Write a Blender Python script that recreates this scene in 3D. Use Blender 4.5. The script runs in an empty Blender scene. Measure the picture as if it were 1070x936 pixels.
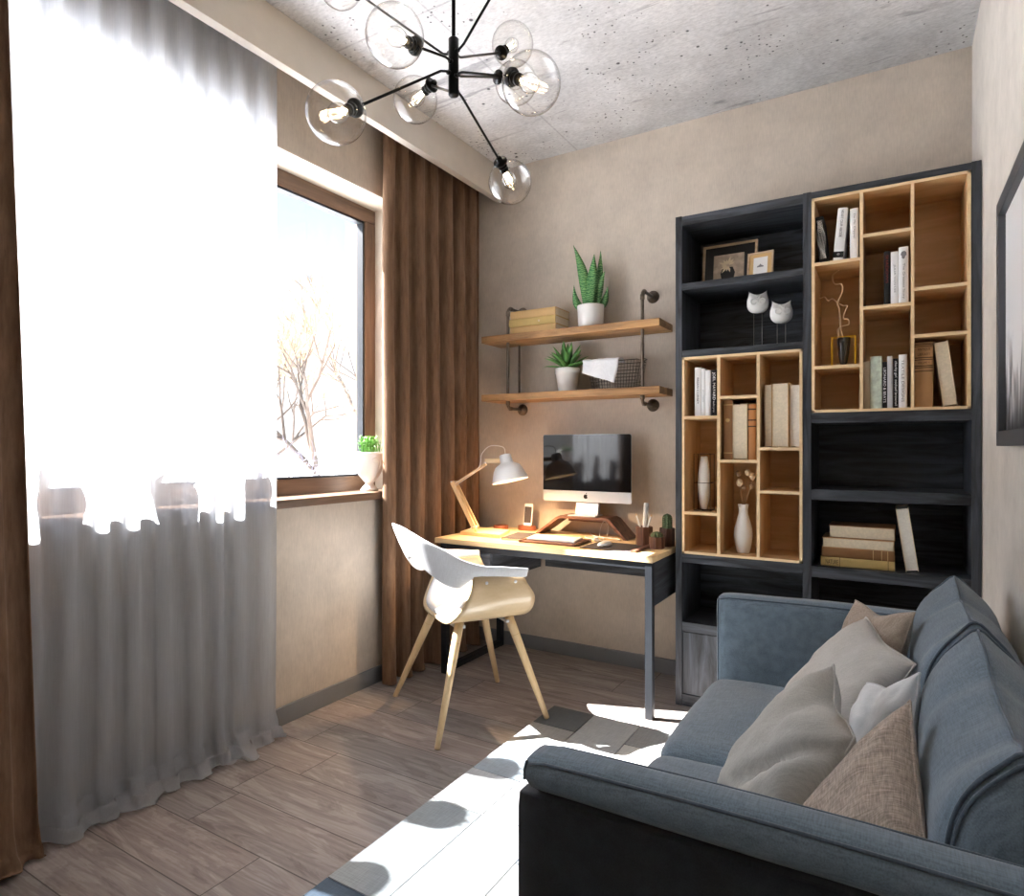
import bpy, bmesh, math, random
from mathutils import Vector, Matrix, noise, Quaternion
PI = math.pi
SC = bpy.context.scene
COL = SC.collection
V = Vector

# ------------------------------------------------------------------ helpers
def lin(c):
    r = []
    for x in c:
        x = x / 255.0
        r.append(x / 12.92 if x <= 0.04045 else ((x + 0.055) / 1.055) ** 2.4)
    return (r[0], r[1], r[2], 1.0)

def newmat(name):
    m = bpy.data.materials.new(name); m.use_nodes = True
    nt = m.node_tree
    return m, nt, nt.nodes["Principled BSDF"]

def plain(name, rgb, rough=0.55, metal=0.0, spec=0.5, vary=0.06, scale=14.0, bump=0.0, coat=0.0, sheen=0.0):
    """one colour with a little mottling"""
    m, nt, b = newmat(name)
    N, L = nt.nodes, nt.links
    tc = N.new("ShaderNodeTexCoord")
    nz = N.new("ShaderNodeTexNoise"); nz.inputs["Scale"].default_value = scale; nz.inputs["Detail"].default_value = 4
    L.new(tc.outputs["Object"], nz.inputs["Vector"])
    cr = N.new("ShaderNodeValToRGB")
    c = lin(rgb)
    cr.color_ramp.elements[0].position = 0.3; cr.color_ramp.elements[1].position = 0.7
    cr.color_ramp.elements[0].color = tuple(x * (1 - vary) for x in c[:3]) + (1,)
    cr.color_ramp.elements[1].color = tuple(min(1, x * (1 + vary)) for x in c[:3]) + (1,)
    L.new(nz.outputs["Fac"], cr.inputs["Fac"]); L.new(cr.outputs["Color"], b.inputs["Base Color"])
    b.inputs["Roughness"].default_value = rough; b.inputs["Metallic"].default_value = metal
    b.inputs["Specular IOR Level"].default_value = spec
    b.inputs["Coat Weight"].default_value = coat
    b.inputs["Sheen Weight"].default_value = sheen
    if bump:
        bp = N.new("ShaderNodeBump"); bp.inputs["Strength"].default_value = bump; bp.inputs["Distance"].default_value = 0.002
        L.new(nz.outputs["Fac"], bp.inputs["Height"]); L.new(bp.outputs["Normal"], b.inputs["Normal"])
    return m

def wood(name, dark, light, axis='x', stretch=14.0, scale=9.0, rough=0.5, contrast=(0.32, 0.68), spec=0.4, bump=0.12, wav=0.6):
    """grain lines running along one local axis"""
    m, nt, b = newmat(name)
    N, L = nt.nodes, nt.links
    tc = N.new("ShaderNodeTexCoord")
    mp = N.new("ShaderNodeMapping")
    s = [scale * stretch / 4] * 3
    s['xyz'.index(axis)] = scale / 4
    mp.inputs["Scale"].default_value = s
    L.new(tc.outputs["Object"], mp.inputs["Vector"])
    n1 = N.new("ShaderNodeTexNoise"); n1.inputs["Scale"].default_value = 1.0; n1.inputs["Detail"].default_value = 6
    n1.inputs["Roughness"].default_value = 0.62; n1.inputs["Distortion"].default_value = wav
    L.new(mp.outputs["Vector"], n1.inputs["Vector"])
    cr = N.new("ShaderNodeValToRGB")
    cr.color_ramp.elements[0].position = contrast[0]; cr.color_ramp.elements[1].position = contrast[1]
    cr.color_ramp.elements[0].color = lin(dark); cr.color_ramp.elements[1].color = lin(light)
    L.new(n1.outputs["Fac"], cr.inputs["Fac"]); L.new(cr.outputs["Color"], b.inputs["Base Color"])
    b.inputs["Roughness"].default_value = rough; b.inputs["Specular IOR Level"].default_value = spec
    bp = N.new("ShaderNodeBump"); bp.inputs["Strength"].default_value = bump; bp.inputs["Distance"].default_value = 0.002
    L.new(n1.outputs["Fac"], bp.inputs["Height"]); L.new(bp.outputs["Normal"], b.inputs["Normal"])
    return m

def fabric(name, rgb, weave=420.0, vary=0.22, rough=0.9, slub=(1, 1, 1), sheen=0.25, bump=0.35):
    """woven cloth: two crossed slub noises"""
    m, nt, b = newmat(name)
    N, L = nt.nodes, nt.links
    tc = N.new("ShaderNodeTexCoord")
    outs = []
    for st in ((weave * 0.07, weave * 0.9, weave * 0.07), (weave * 0.9, weave * 0.07, weave * 0.9)):
        mp = N.new("ShaderNodeMapping"); mp.inputs["Scale"].default_value = [a * s for a, s in zip(st, slub)]
        L.new(tc.outputs["Object"], mp.inputs["Vector"])
        nz = N.new("ShaderNodeTexNoise"); nz.inputs["Scale"].default_value = 1.0; nz.inputs["Detail"].default_value = 3
        L.new(mp.outputs["Vector"], nz.inputs["Vector"]); outs.append(nz.outputs["Fac"])
    ad = N.new("ShaderNodeMath"); ad.operation = 'ADD'; L.new(outs[0], ad.inputs[0]); L.new(outs[1], ad.inputs[1])
    hf = N.new("ShaderNodeMath"); hf.operation = 'MULTIPLY'; hf.inputs[1].default_value = 0.5; L.new(ad.outputs[0], hf.inputs[0])
    cr = N.new("ShaderNodeValToRGB"); c = lin(rgb)
    cr.color_ramp.elements[0].position = 0.36; cr.color_ramp.elements[1].position = 0.64
    cr.color_ramp.elements[0].color = tuple(x * (1 - vary) for x in c[:3]) + (1,)
    cr.color_ramp.elements[1].color = tuple(min(1, x * (1 + vary)) for x in c[:3]) + (1,)
    L.new(hf.outputs[0], cr.inputs["Fac"]); L.new(cr.outputs["Color"], b.inputs["Base Color"])
    b.inputs["Roughness"].default_value = rough; b.inputs["Specular IOR Level"].default_value = 0.25
    b.inputs["Sheen Weight"].default_value = sheen
    bp = N.new("ShaderNodeBump"); bp.inputs["Strength"].default_value = bump; bp.inputs["Distance"].default_value = 0.001
    L.new(hf.outputs[0], bp.inputs["Height"]); L.new(bp.outputs["Normal"], b.inputs["Normal"])
    return m

def thin_glass(name, tint=(1, 1, 1), edge=(.9, .9, .9), f0=0.045, power=5.0):
    """thin clear glass: see-through, mirror-like towards grazing angles (the same from both sides)"""
    m, nt, b = newmat(name); N, L = nt.nodes, nt.links
    N.remove(b)
    tr = N.new("ShaderNodeBsdfTransparent"); gl = N.new("ShaderNodeBsdfGlossy"); gl.inputs["Roughness"].default_value = 0.0
    lw = N.new("ShaderNodeLayerWeight"); lw.inputs["Blend"].default_value = 0.5
    cr = N.new("ShaderNodeValToRGB")
    cr.color_ramp.elements[0].position = 0.55; cr.color_ramp.elements[0].color = tuple(tint) + (1,)
    cr.color_ramp.elements[1].position = 0.97; cr.color_ramp.elements[1].color = tuple(edge) + (1,)
    L.new(lw.outputs["Facing"], cr.inputs["Fac"]); L.new(cr.outputs["Color"], tr.inputs["Color"])
    pw = N.new("ShaderNodeMath"); pw.operation = 'POWER'; L.new(lw.outputs["Facing"], pw.inputs[0]); pw.inputs[1].default_value = power
    fr = N.new("ShaderNodeMath"); fr.operation = 'MULTIPLY_ADD'; L.new(pw.outputs[0], fr.inputs[0]); fr.inputs[1].default_value = 1 - f0; fr.inputs[2].default_value = f0
    mx = N.new("ShaderNodeMixShader"); L.new(fr.outputs[0], mx.inputs[0]); L.new(tr.outputs[0], mx.inputs[1]); L.new(gl.outputs[0], mx.inputs[2])
    L.new(mx.outputs[0], N["Material Output"].inputs["Surface"])
    return m

def emit(name, rgb, strength):
    m, nt, b = newmat(name)
    b.inputs["Base Color"].default_value = lin(rgb); b.inputs["Emission Color"].default_value = lin(rgb)
    b.inputs["Emission Strength"].default_value = strength
    return m

# ---- bmesh builders
def BM(): return bmesh.new()

def box(bm, x0, x1, y0, y1, z0, z1, bev=0.0, mi=0):
    vs = [bm.verts.new((x, y, z)) for z in (z0, z1) for y in (y0, y1) for x in (x0, x1)]
    fs = [bm.faces.new([vs[i] for i in f]) for f in ((0, 2, 3, 1), (4, 5, 7, 6), (0, 1, 5, 4), (2, 6, 7, 3), (0, 4, 6, 2), (1, 3, 7, 5))]
    for f in fs: f.material_index = mi
    if bev > 0:
        es = list({e for f in fs for e in f.edges})
        bmesh.ops.bevel(bm, geom=es, offset=bev, segments=2, affect='EDGES', profile=0.6, clamp_overlap=True)
    return fs

def tube(bm, pts, r, n=8, closed=False, caps=True, mi=0):
    pts = [V(p) for p in pts]; m = len(pts)
    rs = r if isinstance(r, (list, tuple)) else [r] * m
    rings = []; prev = None
    for i, p in enumerate(pts):
        if closed: t = pts[(i + 1) % m] - pts[i - 1]
        else: t = pts[min(i + 1, m - 1)] - pts[max(i - 1, 0)]
        if t.length < 1e-9: t = V((0, 0, 1))
        t.normalize()
        if prev is None:
            a = V((0, 0, 1)) if abs(t.z) < 0.9 else V((1, 0, 0))
            u = t.cross(a).normalized()
        else:
            u = prev - t * prev.dot(t)
            if u.length < 1e-6: u = t.orthogonal()
            u.normalize()
        prev = u; w = t.cross(u)
        rings.append([bm.verts.new(p + (u * math.cos(2 * PI * k / n) + w * math.sin(2 * PI * k / n)) * rs[i]) for k in range(n)])
    for i in range(m if closed else m - 1):
        a, b = rings[i], rings[(i + 1) % m]
        for k in range(n):
            f = bm.faces.new((a[k], a[(k + 1) % n], b[(k + 1) % n], b[k])); f.smooth = True; f.material_index = mi
    if caps and not closed:
        f = bm.faces.new(list(reversed(rings[0]))); f.material_index = mi
        f = bm.faces.new(rings[-1]); f.material_index = mi

def lathe(bm, prof, n=32, axis=None, origin=(0, 0, 0), smooth=True, mi=0):
    """prof: (r, z) from bottom to top, around local z, optionally re-aimed along axis"""
    o = V(origin)
    M = V(axis).normalized().to_track_quat('Z', 'Y').to_matrix() if axis is not None else Matrix.Identity(3)
    rings = []
    for r, z in prof:
        if r < 1e-6: rings.append([bm.verts.new(o + M @ V((0, 0, z)))])
        else: rings.append([bm.verts.new(o + M @ V((r * math.cos(2 * PI * k / n), r * math.sin(2 * PI * k / n), z))) for k in range(n)])
    for a, b in zip(rings, rings[1:]):
        for k in range(n):
            k2 = (k + 1) % n
            if len(a) == 1 and len(b) == 1: continue
            if len(a) == 1: f = bm.faces.new((a[0], b[k2], b[k]))
            elif len(b) == 1: f = bm.faces.new((a[k], a[k2], b[0]))
            else: f = bm.faces.new((a[k], a[k2], b[k2], b[k]))
            f.smooth = smooth; f.material_index = mi

def prism(bm, poly, d0, d1, plane='xz', bev=0.0, mi=0):
    """extrude a 2-D polygon; plane 'xz' extrudes along y, 'xy' along z, 'yz' along x"""
    def P(a, b, d):
        return {'xz': (a, d, b), 'xy': (a, b, d), 'yz': (d, a, b)}[plane]
    A = [bm.verts.new(P(a, b, d0)) for a, b in poly]; B = [bm.verts.new(P(a, b, d1)) for a, b in poly]
    n = len(poly); fs = [bm.faces.new(A), bm.faces.new(list(reversed(B)))]
    for i in range(n): fs.append(bm.faces.new((A[i], B[i], B[(i + 1) % n], A[(i + 1) % n])))
    for f in fs: f.material_index = mi
    bmesh.ops.recalc_face_normals(bm, faces=fs)
    if bev: bmesh.ops.bevel(bm, geom=list({e for f in fs for e in f.edges}), offset=bev, segments=2, affect='EDGES', clamp_overlap=True)

def grid(bm, fn, nu, nv, smooth=True, mi=0, wrap=False):
    g = [[bm.verts.new(fn(i / (nu - 1), j / (nv - 1))) for j in range(nv)] for i in range(nu)]
    for i in range(nu - 1):
        for j in range(nv - 1):
            f = bm.faces.new((g[i][j], g[i + 1][j], g[i + 1][j + 1], g[i][j + 1])); f.smooth = smooth; f.material_index = mi
    return g

def puff(bm, x0, x1, y0, y1, z0, z1, r, bul=(0, 0, 0), n=18, wob=0.0, seed=0, fn=None):
    """upholstered block: rounded edges, faces bulging outward"""
    cx, cy, cz = (x0 + x1) / 2, (y0 + y1) / 2, (z0 + z1) / 2
    hx, hy, hz = (x1 - x0) / 2, (y1 - y0) / 2, (z1 - z0) / 2
    r = min(r, hx, hy, hz)
    t = bmesh.new(); bmesh.ops.create_cube(t, size=2)
    bmesh.ops.subdivide_edges(t, edges=t.edges[:], cuts=n, use_grid_fill=True)
    def warp(c, h):  # pack more verts into the rounded rim
        return math.copysign(1 - (1 - abs(c)) ** 1.5, c) * h
    mp = {}
    for v in t.verts:
        p = V((warp(v.co.x, hx), warp(v.co.y, hy), warp(v.co.z, hz)))
        q = V((max(-hx + r, min(hx - r, p.x)), max(-hy + r, min(hy - r, p.y)), max(-hz + r, min(hz - r, p.z))))
        d = p - q
        if d.length > 1e-9: p = q + d.normalized() * r
        ux, uy, uz = p.x / hx, p.y / hy, p.z / hz
        p.x += math.copysign(bul[0], ux) * abs(ux) * (1 - uy * uy) * (1 - uz * uz)
        p.y += math.copysign(bul[1], uy) * abs(uy) * (1 - ux * ux) * (1 - uz * uz)
        p.z += math.copysign(bul[2], uz) * abs(uz) * (1 - ux * ux) * (1 - uy * uy)
        if wob: p += noise.noise_vector(p * 7 + V((seed, 0, 0))) * wob
        p = V((p.x + cx, p.y + cy, p.z + cz))
        if fn: p = fn(p)
        mp[v] = bm.verts.new(p)
    for f in t.faces:
        g = bm.faces.new([mp[v] for v in f.verts]); g.smooth = True
    t.free()

def obj(name, bm, mats, parent=None, loc=None, rot=None, solid=0.0, sub=0, label=None):
    bmesh.ops.recalc_face_normals(bm, faces=bm.faces[:]) if solid == 0 else None
    me = bpy.data.meshes.new(name); bm.to_mesh(me); bm.free()
    for m in (mats if isinstance(mats, (list, tuple)) else [mats]): me.materials.append(m)
    o = bpy.data.objects.new(name, me); COL.objects.link(o)
    if parent: o.parent = parent
    if loc is not None: o.location = loc
    if rot is not None: o.rotation_euler = rot
    if solid:
        md = o.modifiers.new("thickness", 'SOLIDIFY'); md.thickness = solid; md.offset = 0
    if sub:
        md = o.modifiers.new("smooth", 'SUBSURF'); md.levels = sub; md.render_levels = sub
    if label: o["label"] = label
    return o

def tag(o, label, cat, group=None):
    o["label"] = label; o["category"] = cat
    if group: o["group"] = group
    return o

def thing(name, label, cat, loc=(0, 0, 0), rot=(0, 0, 0), group=None):
    o = bpy.data.objects.new(name, None); COL.objects.link(o)
    o.empty_display_size = 0.05; o.location = loc; o.rotation_euler = rot
    return tag(o, label, cat, group)

def struct(name, bm, m, parent=None, label=None):
    o = obj(name, bm, m, parent)
    if not parent: o["kind"] = "structure"
    if label: o["label"] = label
    return o

def dup(root, loc, rot=None, label=None, group=None):
    r = root.copy(); COL.objects.link(r); r.location = loc
    if rot is not None: r.rotation_euler = rot
    if label: r["label"] = label
    if group: r["group"] = group
    for ch in list(root.children):
        c = ch.copy(); COL.objects.link(c); c.parent = r
        for g in list(ch.children):
            d = g.copy(); COL.objects.link(d); d.parent = c
    return r

def lettering(name, s, m, parent, length, height, origin, right, up, off=0.0008):
    """flat letters laid on a surface; origin = centre"""
    cu = bpy.data.curves.new(name, 'FONT'); cu.body = s; cu.size = 1.0; cu.align_x = 'LEFT'
    tmp = bpy.data.objects.new(name + "_tmp", cu)
    me = bpy.data.meshes.new_from_object(tmp)
    bpy.data.objects.remove(tmp); bpy.data.curves.remove(cu)
    xs = [v.co.x for v in me.vertices]; ys = [v.co.y for v in me.vertices]
    cx, cy = (min(xs) + max(xs)) / 2, (min(ys) + max(ys)) / 2
    sx, sy = length / (max(xs) - min(xs)), height / (max(ys) - min(ys))
    R, Uq = V(right).normalized(), V(up).normalized(); Nn = R.cross(Uq)
    for v in me.vertices:
        v.co = V(origin) + R * (v.co.x - cx) * sx + Uq * (v.co.y - cy) * sy + Nn * off
    me.materials.clear(); me.materials.append(m)
    o = bpy.data.objects.new(name, me); COL.objects.link(o); o.parent = parent
    return o

# ------------------------------------------------------------------ materials
def wall_mat(name, rgb, bump=0.25):
    m, nt, b = newmat(name); N, L = nt.nodes, nt.links
    tc = N.new("ShaderNodeTexCoord")
    a = N.new("ShaderNodeTexNoise"); a.inputs["Scale"].default_value = 5; a.inputs["Detail"].default_value = 8; a.inputs["Roughness"].default_value = 0.7
    L.new(tc.outputs["Object"], a.inputs["Vector"])
    mp = N.new("ShaderNodeMapping"); mp.inputs["Scale"].default_value = (160, 160, 22); L.new(tc.outputs["Object"], mp.inputs["Vector"])
    f = N.new("ShaderNodeTexNoise"); f.inputs["Scale"].default_value = 1.0; f.inputs["Detail"].default_value = 2; L.new(mp.outputs[0], f.inputs["Vector"])
    mx = N.new("ShaderNodeMath"); mx.operation = 'MULTIPLY_ADD'; mx.inputs[1].default_value = 0.45
    L.new(f.outputs["Fac"], mx.inputs[0]); L.new(a.outputs["Fac"], mx.inputs[2])
    cr = N.new("ShaderNodeValToRGB"); c = lin(rgb)
    cr.color_ramp.elements[0].position = 0.5; cr.color_ramp.elements[1].position = 0.95
    cr.color_ramp.elements[0].color = tuple(x * 0.86 for x in c[:3]) + (1,)
    cr.color_ramp.elements[1].color = tuple(min(1, x * 1.12) for x in c[:3]) + (1,)
    L.new(mx.outputs[0], cr.inputs["Fac"]); L.new(cr.outputs["Color"], b.inputs["Base Color"])
    b.inputs["Roughness"].default_value = 0.8; b.inputs["Specular IOR Level"].default_value = 0.2
    bp = N.new("ShaderNodeBump"); bp.inputs["Strength"].default_value = bump; bp.inputs["Distance"].default_value = 0.002
    L.new(mx.outputs[0], bp.inputs["Height"]); L.new(bp.outputs["Normal"], b.inputs["Normal"])
    return m

def floor_mat():
    m, nt, b = newmat("grey_brown_oak_planks"); N, L = nt.nodes, nt.links
    def math_(op, a, c=None, d=None):
        n = N.new("ShaderNodeMath"); n.operation = op
        for i, x in enumerate((a, c, d)):
            if x is None: continue
            if isinstance(x, (int, float)): n.inputs[i].default_value = x
            else: L.new(x, n.inputs[i])
        return n.outputs[0]
    tc = N.new("ShaderNodeTexCoord"); sp = N.new("ShaderNodeSeparateXYZ"); L.new(tc.outputs["Object"], sp.inputs[0])
    ry = math_('DIVIDE', math_('SUBTRACT', sp.outputs["Y"], 1.1 - 0.204 * 20), 0.204)
    row = math_('FLOOR', ry); fy = math_('FRACT', ry)
    wn = N.new("ShaderNodeTexWhiteNoise"); wn.noise_dimensions = '1D'; L.new(row, wn.inputs["W"])
    rx = math_('DIVIDE', math_('ADD', sp.outputs["X"], math_('ADD', math_('MULTIPLY', wn.outputs["Value"], 1.22), 20.0)), 1.22)
    cx = math_('FLOOR', rx); fx = math_('FRACT', rx)
    cb = N.new("ShaderNodeCombineXYZ"); L.new(row, cb.inputs[0]); L.new(cx, cb.inputs[1])
    wid = N.new("ShaderNodeTexWhiteNoise"); wid.noise_dimensions = '2D'; L.new(cb.outputs[0], wid.inputs["Vector"])
    # grain
    mp = N.new("ShaderNodeMapping"); mp.inputs["Scale"].default_value = (2.2, 11, 1)
    off = N.new("ShaderNodeVectorMath"); off.operation = 'MULTIPLY_ADD'
    L.new(wid.outputs["Color"], off.inputs[0]); off.inputs[1].default_value = (7, 7, 7); L.new(tc.outputs["Object"], off.inputs[2])
    L.new(off.outputs[0], mp.inputs["Vector"])
    g = N.new("ShaderNodeTexNoise"); g.inputs["Scale"].default_value = 1.0; g.inputs["Detail"].default_value = 7; g.inputs["Distortion"].default_value = 1.6; g.inputs["Roughness"].default_value = 0.6
    L.new(mp.outputs[0], g.inputs["Vector"])
    mp2 = N.new("ShaderNodeMapping"); mp2.inputs["Scale"].default_value = (3, 90, 1); L.new(off.outputs[0], mp2.inputs["Vector"])
    g2 = N.new("ShaderNodeTexNoise"); g2.inputs["Scale"].default_value = 1.0; g2.inputs["Detail"].default_value = 3; L.new(mp2.outputs[0], g2.inputs["Vector"])
    rings = math_('SINE', math_('MULTIPLY', g.outputs["Fac"], 46.0))
    t = math_('MULTIPLY_ADD', rings, 0.035, math_('MULTIPLY_ADD', g2.outputs["Fac"], 0.35, math_('MULTIPLY', g.outputs["Fac"], 0.65)))
    cr = N.new("ShaderNodeValToRGB"); e = cr.color_ramp.elements
    e[0].position = 0.30; e[0].color = lin((116, 105, 101)); e[1].position = 0.70; e[1].color = lin((182, 173, 169))
    k = cr.color_ramp.elements.new(0.5); k.color = lin((151, 140, 135))
    L.new(t, cr.inputs["Fac"])
    hs = N.new("ShaderNodeHueSaturation"); L.new(cr.outputs["Color"], hs.inputs["Color"])
    L.new(math_('MULTIPLY_ADD', wid.outputs["Value"], 0.32, 0.86), hs.inputs["Value"])
    L.new(math_('MULTIPLY_ADD', wid.outputs["Value"], 0.5, 0.65), hs.inputs["Saturation"])
    # seams
    def seam(f, w):
        return math_('LESS_THAN', math_('MINIMUM', f, math_('SUBTRACT', 1.0, f)), w)
    s = math_('MAXIMUM', seam(fy, 0.010), seam(fx, 0.0016))
    mx = N.new("ShaderNodeMixRGB"); L.new(math_('MULTIPLY', s, 0.75), mx.inputs[0]); L.new(hs.outputs["Color"], mx.inputs[1]); mx.inputs[2].default_value = lin((52, 42, 38))
    L.new(mx.outputs[0], b.inputs["Base Color"])
    b.inputs["Roughness"].default_value = 0.42; b.inputs["Specular IOR Level"].default_value = 0.45
    bp = N.new("ShaderNodeBump"); bp.inputs["Strength"].default_value = 0.25; bp.inputs["Distance"].default_value = 0.002
    L.new(math_('SUBTRACT', t, s), bp.inputs["Height"]); L.new(bp.outputs["Normal"], b.inputs["Normal"])
    return m

def concrete_mat():
    m, nt, b = newmat("raw_concrete"); N, L = nt.nodes, nt.links
    tc = N.new("ShaderNodeTexCoord")
    def nz(scale, detail=6, rough=0.6, st=(1, 1, 1), dist=0.0):
        mp = N.new("ShaderNodeMapping"); mp.inputs["Scale"].default_value = st; L.new(tc.outputs["Object"], mp.inputs["Vector"])
        n = N.new("ShaderNodeTexNoise"); n.inputs["Scale"].default_value = scale; n.inputs["Detail"].default_value = detail
        n.inputs["Roughness"].default_value = rough; n.inputs["Distortion"].default_value = dist
        L.new(mp.outputs[0], n.inputs["Vector"]); return n.outputs["Fac"]
    def ramp(f, p0, c0, p1, c1):
        r = N.new("ShaderNodeValToRGB"); r.color_ramp.elements[0].position = p0; r.color_ramp.elements[0].color = c0
        r.color_ramp.elements[1].position = p1; r.color_ramp.elements[1].color = c1; L.new(f, r.inputs["Fac"]); return r.outputs["Color"]
    def mul(a, c):
        x = N.new("ShaderNodeMixRGB"); x.blend_type = 'MULTIPLY'; x.inputs[0].default_value = 1.0; L.new(a, x.inputs[1]); L.new(c, x.inputs[2]); return x.outputs[0]
    base = ramp(nz(2.2, 9, 0.68), 0.3, lin((184, 184, 185)), 0.72, lin((232, 232, 232)))
    fine = ramp(nz(38, 5, 0.7, (1, 2.2, 1)), 0.3, (0.72, 0.72, 0.73, 1), 0.6, (1, 1, 1, 1))
    streak = ramp(nz(1.6, 7, 0.6, (1.2, 7.0, 1), 0.8), 0.32, (0.62, 0.62, 0.64, 1), 0.40, (1, 1, 1, 1))
    pits = []
    for sc, th, seed in ((15, 0.17, 0.0), (36, 0.22, 3.7)):
        vo = N.new("ShaderNodeTexVoronoi"); vo.inputs["Scale"].default_value = sc
        mp = N.new("ShaderNodeMapping"); mp.inputs["Location"].default_value = (seed, seed, 0); L.new(tc.outputs["Object"], mp.inputs["Vector"])
        L.new(mp.outputs[0], vo.inputs["Vector"])
        msk = nz(2.6 + seed * 0.3, 3, 0.5)
        ad = N.new("ShaderNodeMath"); ad.operation = 'MULTIPLY_ADD'; ad.inputs[1].default_value = -1.1; L.new(msk, ad.inputs[0])
        ad.inputs[2].default_value = 0.69
        mx = N.new("ShaderNodeMath"); mx.operation = 'MAXIMUM'; mx.inputs[1].default_value = 0.0; L.new(ad.outputs[0], mx.inputs[0])
        dd = N.new("ShaderNodeMath"); dd.operation = 'ADD'; L.new(vo.outputs["Distance"], dd.inputs[0]); L.new(mx.outputs[0], dd.inputs[1])
        pits.append(ramp(dd.outputs[0], th * 0.6, (0.17, 0.17, 0.18, 1), th, (1, 1, 1, 1)))
    # formwork joints
    sp = N.new("ShaderNodeSeparateXYZ"); L.new(tc.outputs["Object"], sp.inputs[0])
    js = []
    for ax, at in (("X", -1.67), ("Y", 2.1), ("Y", 0.55)):
        a = N.new("ShaderNodeMath"); a.operation = 'SUBTRACT'; a.inputs[1].default_value = at; L.new(sp.outputs[ax], a.inputs[0])
        c = N.new("ShaderNodeMath"); c.operation = 'ABSOLUTE'; L.new(a.outputs[0], c.inputs[0])
        js.append(ramp(c.outputs[0], 0.002, (0.72, 0.72, 0.73, 1), 0.006, (1, 1, 1, 1)))
    col = base
    for c in (fine, streak, *pits, *js): col = mul(col, c)
    L.new(col, b.inputs["Base Color"]); b.inputs["Roughness"].default_value = 0.75; b.inputs["Specular IOR Level"].default_value = 0.25
    bp = N.new("ShaderNodeBump"); bp.inputs["Strength"].default_value = 0.5; bp.inputs["Distance"].default_value = 0.006
    L.new(col, bp.inputs["Height"]); L.new(bp.outputs["Normal"], b.inputs["Normal"])
    return m

def velvet_mat():
    m, nt, b = newmat("brown_velvet"); N, L = nt.nodes, nt.links
    tc = N.new("ShaderNodeTexCoord"); mp = N.new("ShaderNodeMapping"); mp.inputs["Scale"].default_value = (46, 46, 6); L.new(tc.outputs["Object"], mp.inputs["Vector"])
    n = N.new("ShaderNodeTexNoise"); n.inputs["Scale"].default_value = 1; n.inputs["Detail"].default_value = 8; n.inputs["Roughness"].default_value = 0.72; L.new(mp.outputs[0], n.inputs["Vector"])
    cr = N.new("ShaderNodeValToRGB"); e = cr.color_ramp.elements
    e[0].position = 0.33; e[0].color = lin((98, 74, 57)); e[1].position = 0.68; e[1].color = lin((132, 104, 82))
    L.new(n.outputs["Fac"], cr.inputs["Fac"]); L.new(cr.outputs["Color"], b.inputs["Base Color"])
    b.inputs["Roughness"].default_value = 0.8; b.inputs["Sheen Weight"].default_value = 0.35; b.inputs["Specular IOR Level"].default_value = 0.2
    b.inputs["Sheen Tint"].default_value = lin((190, 160, 135))
    return m

def sheer_mat():
    m, nt, b = newmat("white_voile"); N, L = nt.nodes, nt.links; N.remove(b)
    tr = N.new("ShaderNodeBsdfTransparent")
    tl = N.new("ShaderNodeBsdfTranslucent"); tl.inputs["Color"].default_value = (0.60, 0.62, 0.65, 1)
    df = N.new("ShaderNodeBsdfDiffuse"); df.inputs["Color"].default_value = (0.60, 0.63, 0.68, 1)
    m1 = N.new("ShaderNodeMixShader"); m1.inputs[0].default_value = 0.42; L.new(tl.outputs[0], m1.inputs[1]); L.new(df.outputs[0], m1.inputs[2])
    tc = N.new("ShaderNodeTexCoord"); mp = N.new("ShaderNodeMapping"); mp.inputs["Scale"].default_value = (260, 260, 9); L.new(tc.outputs["Object"], mp.inputs["Vector"])
    n = N.new("ShaderNodeTexNoise"); n.inputs["Scale"].default_value = 1; L.new(mp.outputs[0], n.inputs["Vector"])
    mr = N.new("ShaderNodeMapRange"); mr.inputs["To Min"].default_value = 0.72; mr.inputs["To Max"].default_value = 0.90; L.new(n.outputs["Fac"], mr.inputs["Value"])
    m2 = N.new("ShaderNodeMixShader"); L.new(mr.outputs[0], m2.inputs[0]); L.new(tr.outputs[0], m2.inputs[1]); L.new(m1.outputs[0], m2.inputs[2])
    L.new(m2.outputs[0], N["Material Output"].inputs["Surface"])
    return m

M = {}
M['wall'] = wall_mat("beige_wall_plaster", (198, 186, 172))
M['wall_r'] = wall_mat("pale_wall_plaster", (214, 208, 200), 0.15)
M['reveal'] = plain("pale_reveal_plaster", (214, 205, 190), 0.8, vary=0.03)
M['floor'] = floor_mat(); M['concrete'] = concrete_mat()
M['base_grey'] = plain("grey_baseboard_paint", (122, 124, 128), 0.55, vary=0.03)
M['cornice'] = plain("greige_board_paint", (202, 194, 183), 0.6, vary=0.03)
M['velvet'] = velvet_mat(); M['sheer'] = sheer_mat()
M['frame_wood'] = wood("brown_window_wood", (84, 64, 50), (128, 102, 82), 'y', 12, 8, 0.45)
M['frame_wood_z'] = wood("brown_window_wood_upright", (84, 64, 50), (128, 102, 82), 'z', 12, 8, 0.45)
M['glass'] = thin_glass("window_glass", (.985, .99, 1.0), (.95, .96, .97))
M['bulb_glass'] = thin_glass("clear_globe_glass", (.985, .98, .97), (.62, .61, .60), .05, 3.5)
DK = ((24, 26, 30), (92, 98, 107))
for ax in 'xyz': M['dark_' + ax] = wood("charcoal_oak_" + ax, DK[0], DK[1], ax, 10, 9, 0.5, (0.34, 0.82), wav=1.3, bump=0.2)
for ax in 'xyz': M['birch_' + ax] = wood("birch_ply_" + ax, (196, 156, 108), (226, 190, 142), ax, 8, 6, 0.5, wav=0.8, bump=0.04)
M['birch_edge'] = wood("birch_ply_edge", (222, 190, 146), (240, 214, 172), 'x', 8, 9, 0.5, bump=0.03)
for ax in 'xyz': M['pine_' + ax] = wood("pale_ash_" + ax, (208, 178, 132), (232, 206, 164), ax, 9, 9, 0.45, wav=0.6, bump=0.04)
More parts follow.
